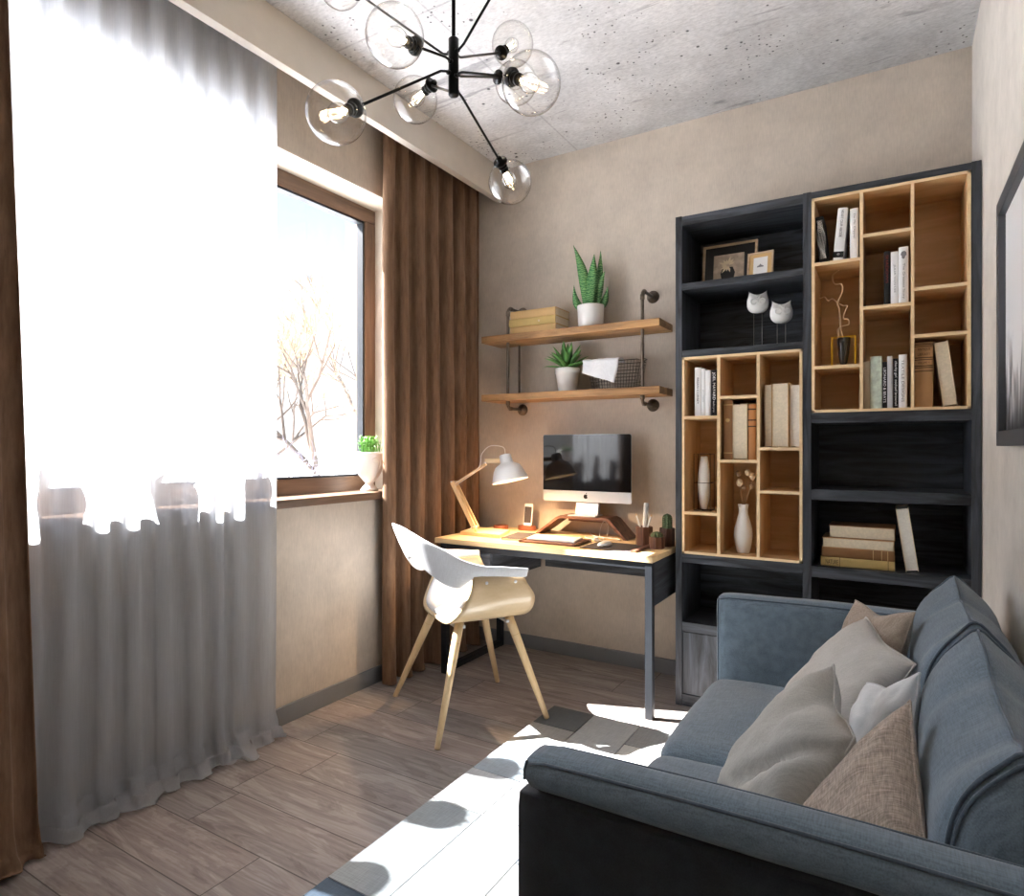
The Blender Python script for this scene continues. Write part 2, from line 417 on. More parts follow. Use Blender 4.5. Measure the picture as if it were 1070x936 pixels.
for ax in 'xyz': M['rustic_' + ax] = wood("rustic_oak_" + ax, (112, 76, 44), (206, 160, 106), ax, 9, 8, 0.5, (0.28, 0.72), wav=1.2)
for ax in 'xyz': M['walnut_' + ax] = wood("walnut_" + ax, (74, 48, 38), (132, 92, 74), ax, 13, 12, 0.42, wav=0.6, bump=0.05)
M['metal_blue'] = plain("dark_blue_grey_steel", (30, 34, 40), 0.5, 0.2, vary=0.05)
M['black_metal'] = plain("black_metal", (18, 18, 19), 0.35, 0.7, vary=0.05)
M['bronze_pipe'] = plain("aged_pipe_iron", (116, 104, 92), 0.42, 0.6, vary=0.2, scale=40)
M['brass_dark'] = plain("dark_brass", (84, 68, 46), 0.35, 0.9)
M['white_cer'] = plain("white_ceramic", (236, 234, 230), 0.3, vary=0.01, coat=0.2)
M['white_matte'] = plain("white_matte", (232, 231, 228), 0.6, vary=0.02)
M['white_paint'] = plain("white_enamel", (238, 238, 238), 0.3, vary=0.01)
M['alu'] = plain("silver_aluminium", (206, 208, 212), 0.32, 0.35, vary=0.01)
M['screen'] = plain("black_glass_screen", (12, 13, 16), 0.06, 0.0, 0.6, vary=0.0)
M['black'] = plain("soft_black", (20, 20, 21), 0.5, vary=0.05)
M['ink'] = plain("black_ink", (16, 16, 18), 0.8, vary=0.0)
M['ink_grey'] = plain("grey_ink", (128, 128, 132), 0.8, vary=0.0)
M['ink_white'] = plain("white_ink", (240, 240, 238), 0.8, vary=0.0)
M['ink_red'] = plain("red_ink", (128, 34, 28), 0.8, vary=0.0)
M['ink_brown'] = plain("brown_ink", (72, 48, 34), 0.8, vary=0.0)
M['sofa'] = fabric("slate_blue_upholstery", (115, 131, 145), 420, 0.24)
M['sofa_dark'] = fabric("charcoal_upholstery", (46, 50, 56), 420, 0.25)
M['sofa_seam'] = fabric("slate_blue_piping", (84, 98, 112), 420, 0.2)
M['chair_white'] = fabric("white_chair_fabric", (214, 216, 220), 500, 0.08, bump=0.2)
M['cush_taupe'] = fabric("taupe_cushion_cloth", (166, 152, 138), 360, 0.22)
M['cush_grey'] = fabric("warm_grey_cushion_cloth", (198, 195, 190), 520, 0.10)
M['cush_sage'] = fabric("grey_beige_cushion_cloth", (182, 181, 176), 520, 0.12)
M['cush_white'] = fabric("white_cushion_cloth", (222, 224, 226), 520, 0.06)
M['cush_brown'] = fabric("brown_marled_cushion_cloth", (172, 158, 146), 300, 0.38, slub=(1.6, 1.6, 0.5))
M['paper'] = plain("book_pages", (222, 208, 182), 0.85, vary=0.08, scale=120)
M['paper_w'] = plain("white_pages", (232, 228, 218), 0.85, vary=0.06, scale=120)
M['kraft'] = plain("kraft_tan_cover", (206, 170, 116), 0.7, vary=0.06)
M['olive_tan'] = plain("yellowed_cover", (200, 172, 108), 0.7, vary=0.08)
M['tan'] = plain("tan_cover", (184, 140, 92), 0.65, vary=0.06)
M['brown_book'] = plain("brown_leather_cover", (140, 98, 58), 0.55, vary=0.12)
M['orange_tan'] = plain("caramel_cover", (190, 132, 78), 0.6, vary=0.06)
M['cream'] = plain("cream_cover", (224, 206, 174), 0.75, vary=0.05)
M['white_cov'] = plain("white_cover", (236, 236, 236), 0.45, vary=0.01)
M['grey_cov'] = plain("light_grey_cover", (196, 196, 198), 0.5, vary=0.02)
M['green_cov'] = plain("pale_green_patterned_cover", (206, 220, 204), 0.5, vary=0.18, scale=60)
M['sand_cov'] = plain("sand_cover", (176, 160, 134), 0.6, vary=0.05)
M['leaf'] = plain("green_leaf", (98, 154, 80), 0.45, vary=0.3, scale=22)
M['leaf_d'] = plain("dark_green_leaf", (52, 100, 62), 0.42, vary=0.45, scale=60)
M['leaf_l'] = plain("fresh_green_leaf", (92, 150, 56), 0.5, vary=0.25, scale=30)
M['cactus'] = plain("cactus_green", (86, 104, 70), 0.6, vary=0.3, scale=90)
M['soil'] = plain("potting_soil", (58, 44, 34), 0.9, vary=0.3, scale=60)
M['yellow'] = plain("yellow_lacquer", (244, 198, 40), 0.4, vary=0.03)
M['pot_grey'] = plain("smoky_grey_glaze", (70, 68, 66), 0.12, 0.3, vary=0.05)
M['twig'] = plain("pale_twig", (232, 208, 170), 0.7, vary=0.15, scale=40)
M['dry'] = plain("dried_bloom", (214, 192, 158), 0.85, vary=0.2, scale=90, bump=0.6)
M['dry_d'] = plain("brown_dried_bloom", (150, 128, 100), 0.85, vary=0.2, scale=90, bump=0.6)
M['stem'] = plain("dry_stem", (176, 148, 108), 0.8)
M['towel'] = fabric("white_towel", (234, 236, 240), 600, 0.06)
M['wire'] = plain("dark_wire", (62, 60, 58), 0.4, 0.8)
M['wire_light'] = plain("grey_steel_wire", (150, 148, 146), 0.4, 0.7)
M['mat_dark'] = plain("charcoal_felt", (66, 60, 62), 0.9, vary=0.12, scale=160)
M['gold_frame'] = wood("pale_gold_frame", (168, 142, 110), (206, 180, 146), 'x', 8, 14, 0.4)
M['grey_frame'] = plain("dark_grey_frame", (78, 80, 84), 0.45, vary=0.03)
M['filament'] = emit("glowing_filament", (255, 226, 180), 26.0)
M['lamp_bulb'] = emit("warm_bulb", (255, 214, 160), 12.0)

# ------------------------------------------------------------------ the room
XL, XR, YB, YF, ZC = -2.435, 0.30, 3.556, -1.9, 3.105      # inner faces
WY0, WY1, WZ0, WZ1 = 0.10, 2.80, 1.0, 2.672                # window hole
b = BM(); box(b, XL - 0.5, XR + 0.2, YF - 0.2, YB + 0.2, -0.2, 0.0); struct('floor', b, M['floor'])
b = BM(); box(b, XL - 0.5, XR + 0.2, YF - 0.2, YB + 0.2, ZC, ZC + 0.2); struct('ceiling', b, M['concrete'])
b = BM(); box(b, XL - 0.5, XR + 0.2, YB, YB + 0.2, 0, ZC); struct('wall_back', b, M['wall'])
b = BM(); box(b, XR, XR + 0.2, YF - 0.2, YB, 0, ZC); struct('wall_right', b, M['wall_r'])
b = BM(); box(b, XL - 0.5, XR, YF - 0.2, YF, 0, ZC); struct('wall_front', b, M['wall_r'])
b = BM()
T = 0.31
box(b, XL - T, XL, YF, WY0, 0, ZC); box(b, XL - T, XL, WY1, YB, 0, ZC)
box(b, XL - T, XL, WY0, WY1, 0, WZ0); box(b, XL - T, XL, WY0, WY1, WZ1, ZC)
struct('wall_left', b, M['wall'])
# plastered lining of the window recess
b = BM()
box(b, XL - T, XL - 0.002, WY0 - 0.001, WY1 + 0.001, WZ1 - 0.006, WZ1)
box(b, XL - T, XL - 0.002, WY1 - 0.006, WY1, WZ0, WZ1 - 0.006)
box(b, XL - T, XL - 0.002, WY0, WY0 + 0.006, WZ0, WZ1 - 0.006)
struct('trim_1', b, M['reveal'])
# window: timber frame, glass, sill
w = bpy.data.objects.new('window_1', None); COL.objects.link(w); w["kind"] = "structure"; w["label"] = "wide brown timber window in the left wall"
fx0, fx1 = -2.69, -2.615
iy0, iy1, iz0, iz1 = WY0 + 0.085, WY1 - 0.09, 1.122, WZ1 - 0.088
b = BM()
box(b, fx0, fx1, WY0 + 0.006, WY1 - 0.006, iz1, WZ1 - 0.006, 0.004); box(b, fx0, fx1, WY0 + 0.006, WY1 - 0.006, 1.03, iz0, 0.004)
struct('window_frame', b, M['frame_wood'], w)
b = BM()
box(b, fx0, fx1, iy1, WY1 - 0.006, iz0, iz1, 0.004); box(b, fx0, fx1, WY0 + 0.006, iy0, iz0, iz1, 0.004)
struct('window_stile', b, M['frame_wood_z'], w)
b = BM()                                           # dark gasket and steel edge round the pane
for (ya, yb_, za, zb) in ((iy0, iy1, iz1 - 0.012, iz1), (iy0, iy1, iz0, iz0 + 0.01), (iy1 - 0.012, iy1, iz0, iz1), (iy0, iy0 + 0.012, iz0, iz1)):
    box(b, -2.668, -2.622, ya, yb_, za, zb)
struct('window_gasket', b, M['metal_blue'], w)
b = BM(); box(b, -2.652, -2.648, iy0, iy1, iz0, iz1); struct('window_glass', b, M['glass'], w)
b = BM(); box(b, -2.70, -2.385, WY0 + 0.006, WY1 - 0.006, 1.003, 1.043, 0.004); struct('window_sill', b, M['frame_wood'], w)
# curtain-box board under the ceiling
b = BM(); box(b, -2.245, -2.2, YF, YB - 0.001, 2.892, ZC - 0.001, 0.002); struct('trim_2', b, M['cornice'])
# baseboards
b = BM(); box(b, XL, -2.42, YF, YB, 0, 0.085, 0.003); struct('baseboard_left', b, M['base_grey'])
b = BM(); box(b, -2.42, XR - 0.015, YB - 0.015, YB, 0, 0.085, 0.003); struct('baseboard_back', b, M['base_grey'])
b = BM(); box(b, XR - 0.015, XR, YF, YB, 0, 0.085, 0.003); struct('baseboard_right', b, M['base_grey'])

# ------------------------------------------------------------------ curtains
def drape(name, label, m, x0, ya, yb, zt, zb, folds, amp, seed, thick, flare=0.0, nv=46, per=14, ysk=0.05, pool=0.0, lean=None, group=None):
    rnd = random.Random(seed)
    n = folds * per
    jit = [rnd.uniform(-0.45, 0.45) for _ in range(folds + 2)]
    am = [rnd.uniform(0.65, 1.2) for _ in range(folds + 2)]
    b = BM()
    def fn(u, v):
        v = v / .8 * .965 if v < .8 else .965 + (v - .8) / .2 * .035      # more rows where the hem meets the floor
        z = zt + (zb - zt) * v
        k = u * folds; i = int(min(k, folds - 1e-6)); f = k - i
        f3 = f * f * (3 - 2 * f); j = jit[i] * (1 - f3) + jit[i + 1] * f3; a = am[i] * (1 - f3) + am[i + 1] * f3
        ph = 2 * PI * k + j * 2.2 * (0.35 + 0.65 * v)
        s = math.sin(ph)
        w = noise.noise(V((u * 5 + seed, v * 2.2, 1.3)))
        am_ = amp * a * (0.75 + 0.35 * v) * (1 + 0.35 * w)
        y = ya + (yb - ya) * (u - ysk / folds * math.sin(2 * ph)) 
        if lean: y += lean(u, v)
        x = x0 + am_ * s + 0.012 * w + flare * v * v
        if pool and v > 0.965:
            q = min(1.0, (v - 0.965) / 0.035)
            x += pool * min(1, u / .16) ** 1.5 * (0.75 + 0.7 * noise.noise(V((u * 7, seed, 4))) + .25 * noise.noise(V((u * 24, q * 3, seed)))) * q ** 1.5
            z = zb + (zt - zb) * 0.035 * (1 - q) ** 1.6 + 0.005 + pool * .22 * min(1, 3 * q) * (1 + noise.noise(V((u * 22, q * 3.5, seed)))) * abs(math.sin(q * 7.0 + 2 * noise.noise(V((u * 9, 2, seed)))))
        return V((x, y, z))
    grid(b, fn, n + 1, nv)
    o = obj(name, b, m, solid=thick)
    return tag(o, label, 'curtain', group)

def hem_lean(u, v): return 0.075 * (1 - u) * v - 0.10 * (1 - u) ** 6 * max(0, v - 0.8) * 4
o = drape('sheer_curtain', 'long white see-through voile curtain in front of the window, pooling on the floor', M['sheer'],
          -2.350, 0.862, 1.885, ZC, 0.0, 9, 0.019, 3, 0.0, nv=90, per=28, pool=0.10, lean=hem_lean)
drape('curtain', 'brown velvet drape behind the desk, gathered between the window and the corner', M['velvet'], -2.358, 2.580, 3.50, ZC, 0.004, 7, 0.047, 11, 0.004, ysk=0.075, nv=46, per=24, pool=0.02)
drape('curtain', 'dark brown velvet drape at the left edge, beside the sheer white curtain', M['velvet'], -2.300, 0.30, 0.853, ZC, 0.004, 5, 0.030, 23, 0.004, nv=40, per=20, ysk=0.07, pool=0.06,
      lean=lambda u, v: 0.095 * u * v)

# ------------------------------------------------------------------ rug: patchwork of rectangles sewn together
RUGC = {'dk': (92, 96, 98), 'gr': (150, 150, 148), 'lg': (178, 180, 180), 'lb': (178, 190, 200), 'wh': (204, 208, 210), 'be': (166, 174, 178),
        'db': (84, 102, 120), 'cr': (204, 200, 192), 'mb': (140, 156, 168)}
rmats = [plain('rug_seam', (58, 60, 62), 0.95)] + [fabric('rug_' + k, c, 300, 0.14, bump=0.6) for k, c in RUGC.items()]
ridx = {k: i + 1 for i, k in enumerate(RUGC)}
b = BM()
RX = [-1.44, -1.225, -0.995, -0.78, -0.55, -0.32, -0.14]
cols = [
    [(2.80, 2.585, 'dk'), (2.585, 2.335, 'gr'), (2.335, 2.092, 'lb'), (2.092, 1.835, 'wh'), (1.835, 1.335, 'be'), (1.335, 1.08, 'db'), (1.08, 0.6, 'gr'), (0.6, 0.3, 'lb')],
    [(2.80, 2.41, 'lg'), (2.41, 2.09, 'wh'), (2.09, 1.845, 'wh'), (1.845, 1.37, 'wh'), (1.37, 1.1, 'lb'), (1.1, 0.7, 'be'), (0.7, 0.3, 'dk')],
    [(2.80, 2.588, 'gr'), (2.588, 2.2, 'cr'), (2.2, 1.675, 'lb'), (1.675, 1.505, 'lg'), (1.505, 1.2, 'wh'), (1.2, 0.8, 'gr'), (0.8, 0.3, 'wh')],
    [(2.80, 2.4, 'lg'), (2.4, 2.1, 'dk'), (2.1, 1.6, 'be'), (1.6, 1.2, 'lb'), (1.2, 0.7, 'db'), (0.7, 0.3, 'lg')],
    [(2.80, 2.5, 'be'), (2.5, 2.0, 'lb'), (2.0, 1.5, 'gr'), (1.5, 0.9, 'wh'), (0.9, 0.3, 'mb')],
    [(2.80, 2.2, 'gr'), (2.2, 1.6, 'wh'), (1.6, 1.1, 'lb'), (1.1, 0.3, 'dk')],
]
box(b, RX[0], RX[-1], 0.3, 2.80, 0.0005, 0.007, 0, 0)
for i, c in enumerate(cols):
    for (yb_, ya, k) in c:
        g = 0.0022
        box(b, RX[i] + g, RX[i + 1] - g, ya + g, yb_ - g, 0.003, 0.012, 0, ridx[k])
tag(obj('rug', b, rmats), 'patchwork rug of grey, white and blue rectangles on the plank floor', 'rug')

# ------------------------------------------------------------------ bookcase
BX0, BX1, BY, BYB, BZ = -0.94, 0.297, 3.15, 3.552, 2.432
bk = thing('bookcase', 'tall charcoal wood bookcase with two pale birch inserts against the back wall', 'bookcase', (BX0, BY, 0))
def W(x): return x - BX0
def bpart(name, m, *bx, bev=0.0015, parent=bk, label=None):
    b = BM()
    for q in bx: box(b, q[0] - BX0, q[1] - BX0, q[2] - BY, q[3] - BY, q[4], q[5], bev)
    return obj(name, b, M[m] if isinstance(m, str) else m, parent, label=label)
bpart('side_panel', 'dark_z', (BX0, -0.908, BY, BYB, 0, BZ)); bpart('side_panel', 'dark_z', (0.264, BX1, BY, BYB, 0, BZ))
bpart('divider', 'dark_z', (-0.357, -0.323, BY, BYB, 0, BZ))
for xa, xb in ((-0.908, -0.357), (-0.323, 0.264)): bpart('back_panel', 'dark_x', (xa, xb, 3.505, BYB, 0.06, BZ - 0.03))
LB, RB = (-0.908, -0.357), (-0.323, 0.264)
bpart('top_panel', 'dark_x', (*LB, BY + 0.002, 3.505, 2.385, BZ - 0.002)); bpart('top_panel', 'dark_x', (*RB, BY + 0.002, 3.505, 2.398, BZ - 0.002))
for z0, z1 in ((2.064, 2.097), (1.73, 1.763), (0.712, 0.757), (0.37, 0.416), (0.0, 0.058)):
    bpart('shelf', 'dark_x', (*LB, BY + 0.003, 3.505, z0, z1))
for z0, z1 in ((1.393, 1.438), (1.047, 1.094), (0.70, 0.749), (0.37, 0.416), (0.0, 0.058)):
    bpart('shelf', 'dark_x', (*RB, BY + 0.003, 3.505, z0, z1))
for (xa, xb) in ((LB[0], (LB[0] + LB[1]) / 2), ((LB[0] + LB[1]) / 2, LB[1])):
    bpart('cabinet_door', 'dark_z', (xa + 0.004, xb - 0.002, BY + 0.004, BY + 0.022, 0.062, 0.367))
for (xa, xb) in ((RB[0], (RB[0] + RB[1]) / 2), ((RB[0] + RB[1]) / 2, RB[1])):
    bpart('cabinet_door', 'dark_z', (xa + 0.004, xb - 0.002, BY + 0.004, BY + 0.022, 0.062, 0.367))
IYB = 3.45
def insert(x0, x1, z0, z1, xs, shelves):
    t = 0.012; y0 = BY - 0.004
    root = bpart('birch_insert', 'birch_x', (x0, x1, IYB, IYB + 0.01, z0, z1), label='pale birch compartment box')
    for xa in (x0, x1 - t): bpart('side_panel', 'birch_z', (xa, xa + t, y0 + .002, IYB, z0, z1), parent=root)
    bpart('top_panel', 'birch_x', (x0 + t, x1 - t, y0 + .002, IYB, z1 - t, z1), parent=root)
    bpart('bottom_panel', 'birch_x', (x0 + t, x1 - t, y0 + .002, IYB, z0, z0 + t), parent=root)
    for xa, xb in xs: bpart('divider', 'birch_z', (xa, xb, y0 + .002, IYB, z0 + t, z1 - t), parent=root)
    ed = [x0 + t] + [q for p in xs for q in p] + [x1 - t]
    for ci, zt in shelves:
        bpart('shelf', 'birch_x', (ed[2 * ci], ed[2 * ci + 1], y0 + .003, IYB, zt - 0.014, zt), parent=root)
    # pale raw edges of the plywood facing the room
    q = [(x0, x0 + t, z0, z1), (x1 - t, x1, z0, z1), (x0, x1, z0, z0 + t), (x0, x1, z1 - t, z1)] + [(xa, xb, z0 + t, z1 - t) for xa, xb in xs]
    bb = [(a, c, y0, y0 + .002, d, e) for a, c, d, e in q] + [(ed[2 * ci], ed[2 * ci + 1], y0, y0 + .003, zt - .014, zt) for ci, zt in shelves]
    bpart('edge_banding', 'birch_edge', *bb, bev=0, parent=root)
insert(-0.906, -0.359, 0.757, 1.729, [(-0.736, -0.722), (-0.555, -0.541)], [(0, 1.437), (0, 0.966), (1, 1.530), (1, 1.224), (2, 1.283), (2, 1.082)])
insert(-0.321, 0.262, 1.438, 2.398, [(-0.131, -0.118), (0.057, 0.069)], [(0, 2.108), (0, 1.646), (1, 2.204), (1, 1.892), (2, 1.950), (2, 1.754)])

# ------------------------------------------------------------------ books
def book(label, t, h, d, loc, cover, pages='paper', rot=(0, 0, 0), flip=False, title=None, group=None, bands=None, blocks=None, tdir=((0, 0, -1), (1, 0, 0))):
    """stands on z=0, left face at x=0; spine (or, flipped, the fore edge) towards -y at y=0"""
    r = thing('book', label, 'book', loc, rot, group)
    c = 0.0028
    b = BM()
    if not flip:
        n = 7; pts = []
        for i in range(n + 1):
            a = PI * i / n; pts.append((t / 2 - t / 2 * math.cos(a), -min(0.006, t * 0.18) * math.sin(a)))
        poly = pts + [(t, d), (t - c, d), (t - c, c)] + [(c, c), (c, d), (0, d)]
        prism(b, poly, 0, h, 'xy')
        obj('cover', b, M[cover], r)
        b = BM(); box(b, c, t - c, c, d - 0.004, 0.004, h - 0.004)
        obj('pages', b, M[pages], r)
    else:
        n = 7; pts = []
        for i in range(n + 1):
            a = PI * i / n; pts.append((t / 2 + t / 2 * math.cos(a), d + min(0.006, t * 0.18) * math.sin(a)))
        poly = [(0, 0), (c, 0), (c, d - c), (t - c, d - c), (t - c, 0), (t, 0)] + pts
        prism(b, poly, 0, h, 'xy')
        obj('cover', b, M[cover], r)
        b = BM(); box(b, c, t - c, 0.004, d - c, 0.004, h - 0.004)
        obj('pages', b, M[pages], r)
    if title:
        for (s, m, zc, ln, ht) in title:
            off = min(0.006, t * 0.18) + 0.0006
            lettering('spine_title', s, M[m], r, ln, ht, (t / 2, -off, zc), *tdir)
    if bands:
        for z0, z1 in bands[1]:
            b = BM(); n = 7; e = 0.0006
            pts = [(t / 2 - (t / 2 + e) * math.cos(PI * i / n), -(min(0.006, t * 0.18) + e) * math.sin(PI * i / n)) for i in range(n + 1)]
            prism(b, pts + [(t + e, 0.003), (-e, 0.003)], z0, z1, 'xy')
            obj('spine_stripe', b, M[bands[0]], r)
    if blocks: blocks(r)
    return r

fy = BY + 0.03
gA = 'slim books in the top left cell of the lower birch insert'
book('thick white book with small black spine capitals, leftmost in the lower birch insert', .033, .241, .17, (-.852, fy, 1.437), 'white_cov', 'paper_w', title=[("BRIAN CORBEY", 'ink', .125, .13, .010)], group=gA)
book('plain white book second from the left beside the black one-word spines', .018, .233, .16, (-.8185, fy, 1.437), 'white_cov', 'paper_w', title=[("STUDIO", 'ink_grey', .1, .06, .006)], group=gA).__setitem__('label', 'narrow white book leaning flush between two white books, faint grey spine lettering')
book('white book touching the black book, no bold lettering', .026, .224, .16, (-.800, fy, 1.437), 'white_cov', 'paper_w', group=gA)
book('black book with large white capitals on the spine, beside three white books', .029, .226, .17, (-.773, fy, 1.437), 'ink', 'paper_w', title=[("JOEL MAYARD", 'ink_white', .145, .135, .016), ("studio press", 'ink_white', .045, .055, .011)], group=gA)
gB = 'old books in the middle cell of the lower birch insert'
def dot(r):
    b = BM(); lathe(b, [(0.0, 0), (.010, 0), (.010, .001), (0, .001)], 16, axis=(0, -1, 0), origin=(.022, -.0062, .19)); obj('spine_emblem', b, M['kraft'], r)
book('dark tan leather book with a round emblem high on its spine', .043, .288, .17, (-.714, fy, 1.2242), 'brown_book', 'paper', group=gB, blocks=dot, bands=('kraft', [(.03, .034), (.262, .266)]))
book('cream-paged book showing its fore edge, between two brown spines', .066, .268, .19, (-.668, fy - .01, 1.2242), 'cream', 'paper', flip=True, group=gB)
book('caramel brown book with three dark spine bands, right end of its cell', .036, .264, .17, (-.600, fy, 1.2242), 'orange_tan', 'paper', group=gB, bands=('ink_brown', [(.155, .161), (.185, .191), (.236, .243)]))
gC = 'tall tan books in the right cell of the lower birch insert'
book('muted brown tall book at the left of the pale tan books', .034, .296, .18, (-.527, fy, 1.2832), 'brown_book', 'paper', flip=True, group=gC)
book('tallest tan book with yellow-cream fore edge, middle of its cell', .072, .299, .19, (-.492, fy - .012, 1.2832), 'kraft', 'paper', flip=True, group=gC)
book('cream book with rough pale fore edge, right end of the tan books', .043, .290, .18, (-.415, fy, 1.2832), 'cream', 'paper_w', flip=True, group=gC)
gD = 'books in the upper left cell of the upper birch insert'
def swirl(r):
    b = BM()
    for k in range(7):
        pts = []
        for i in range(26):
            s = i / 25
            z = .02 + .175 * s; a = .0055 + .0016 * k
            pts.append((.0165 + (k - 3) * .0042 + .004 * math.sin(s * 9 + k * .5), -.0068, z))
        tube(b, pts, .0008, 5)
    for k in range(3):
        tube(b, [(.0165 + (.003 + .0035 * k) * math.cos(a * .3), -.0068, .165 + (.008 + .008 * k) * math.sin(a * .3)) for a in range(21)], .0008, 5, closed=True)
    obj('swirl_pattern', b, M['ink_white'], r)
book('dark blue-black book with white swirling lines, leaning in the upper birch insert', .033, .212, .16, (-.291, fy, 2.109), 'metal_blue', 'paper_w', rot=(0, math.radians(-5), 0), group=gD, blocks=swirl)
def wb(r):
    b = BM(); box(b, -.0006, .0406, -.0068, .004, .016, .042); obj('spine_stripe', b, M['ink'], r)
    b = BM(); lathe(b, [(0, 0), (.006, 0), (.006, .0008), (0, .0008)], 14, axis=(0, -1, 0), origin=(.02, -.007, .029)); obj('spine_emblem', b, M['ink_grey'], r)
book('leaning white book with a black band at the foot of its spine', .040, .234, .17, (-.238, fy, 2.1128), 'white_cov', 'paper_w', rot=(0, math.radians(5.2), 0), group=gD, title=[("HEART OUR ABODE", 'ink', .165, .12, .010)], blocks=wb)
book('upright white book with pale grey spine letters in the top left birch cell', .033, .224, .17, (-.170, fy, 2.109), 'white_cov', 'paper_w', group=gD, title=[("De Mc Clipper", 'ink_grey', .145, .11, .010)])
gE = 'books in the middle cell of the upper birch insert'
book('thin black book with red spine lettering beside two white books', .024, .232, .17, (-.041, fy, 1.893), 'ink', 'paper', group=gE, title=[("SHADOWS", 'ink_red', .155, .12, .009)])
book('white book between a black book and a taller white book, upper birch insert', .028, .226, .17, (-.0155, fy, 1.893), 'white_cov', 'paper_w', group=gE, title=[("JULIA VAN LEE", 'ink_grey', .11, .12, .008)])
def head(r):
    b = BM()
    prism(b, [(.011, .195), (.016, .188), (.021, .190), (.0245, .200), (.0285, .205), (.0275, .216), (.021, .222), (.012, .220), (.008, .212), (.007, .205), (.0115, .203)], -.0078, -.0066, 'xz')
    obj('spine_emblem', b, M['ink_grey'], r)
book('white book with a small dark portrait on its spine, against the birch divider', .036, .240, .18, (.0135, fy - .004, 1.893), 'white_cov', 'paper_w', group=gE, title=[("The Greatest Story", 'ink_grey', .095, .15, .011)], blocks=head)
gF = 'six slim books at the bottom of the upper birch insert'
book('low sand-coloured book at the left end of six slim books', .025, .207, .16, (-.1175, fy, 1.4502), 'sand_cov', 'paper', group=gF)
book('pale green patterned book with a broad spine', .044, .226, .17, (-.092, fy, 1.4502), 'green_cov', 'paper_w', group=gF)
book('black book with white capitals between a green and a grey book', .017, .201, .16, (-.0465, fy, 1.4502), 'ink', 'paper_w', group=gF, title=[("LEONARD & BEATS", 'ink_white', .10, .15, .010)])
book('thin light grey book between two black books', .020, .224, .16, (-.0285, fy, 1.4502), 'grey_cov', 'paper_w', group=gF)
book('black book with white lower-case lettering beside the white last book', .020, .212, .16, (-.0075, fy, 1.4502), 'ink', 'paper_w', group=gF, title=[("charity girl  michael brownell", 'ink_white', .105, .19, .011)])
book('white book with spaced grey capitals at the right end of six slim books', .030, .227, .17, (.0138, fy, 1.4502), 'white_cov', 'paper_w', group=gF, title=[("TEXTILE DESIGNS", 'ink_grey', .115, .18, .010)])
gG = 'old tan books at the bottom right of the upper birch insert'
def plate(r):
    for z0, z1 in ((.262, .2655), (.255, .2575), (.206, .2095), (.198, .201), (.172, .1755), (.165, .168), (.150, .153)):
        b = BM(); box(b, -.0005, .0645, -.0068, .003, z0, z1); obj('spine_stripe', b, M['ink_brown'], r)
    lettering('spine_title', "ANTIQUE", M['ink_brown'], r, .045, .012, (.032, -.0072, .242), (1, 0, 0), (0, 0, 1))
    lettering('spine_title', "LIBRARY", M['ink_brown'], r, .045, .011, (.032, -.0072, .222), (1, 0, 0), (0, 0, 1))
    lettering('spine_title', "VOLUME IV", M['ink_brown'], r, .042, .008, (.032, -.0072, .186), (1, 0, 0), (0, 0, 1))
book('thick tan book with dark bands and stamped spine title', .064, .272, .17, (.072, fy, 1.4502), 'tan', 'paper', group=gG, blocks=plate)
book('cream book leaning to the left against the thick tan book', .048, .272, .17, (.172, fy, 1.4502), 'cream', 'paper', rot=(0, math.radians(-7), 0), flip=True, group=gG)
# stack on the dark shelf
gH = 'stacked old books on the dark shelf of the bookcase'
H = PI / 2
def lying(label, L_, d, tz, x, y, z, cover, flip, **k):
    return book(label, tz, L_, d, (x, y, z + tz), cover, 'paper', rot=(0, H, 0), flip=flip, group=gH, tdir=((0, 0, 1), (-1, 0, 0)), **k)
lying('pale yellow book at the bottom of the stack on the dark shelf', .288, .19, .040, -.288, 3.20, .7492, 'olive_tan', False, bands=('ink_brown', [(.075, .077), (.262, .264)]),
      title=[("NATURE", 'ink_brown', .045, .05, .02)])
lying('brown leather book with stamped spine, second from the bottom of the stack', .282, .19, .042, -.283, 3.20, .7897, 'brown_book', False, bands=('kraft', [(.20, .203), (.232, .235), (.255, .258)]))
lying('tan book showing page edges, second from the top of the stack', .281, .19, .045, -.283, 3.198, .8322, 'tan', True)
lying('shorter faded brown book on top of the stack on the dark shelf', .258, .18, .055, -.256, 3.205, .8777, 'brown_book', True)
book('pale book leaning alone on the dark shelf beside the stack', .047, .272, .17, (.040, 3.20, .7505), 'cream', 'paper_w', rot=(0, math.radians(-8), 0), flip=True)
# three kraft books on the wall shelf, spines to the room
gI = 'kraft books lying on the upper wall shelf'
def shelfbook(label, L_, d, tz, x, y, z, cover, **k):
    return book(label, tz, L_, d, (x, y, z + tz), cover, 'paper', rot=(0, H, 0), flip=False, group=gI, **k)

# ------------------------------------------------------------------ bookcase ornaments
def lathe_obj(name, prof, m, parent=None, loc=(0, 0, 0), n=40, sub=0):
    b = BM(); lathe(b, prof, n); return obj(name, b, M[m], parent, loc, sub=sub)
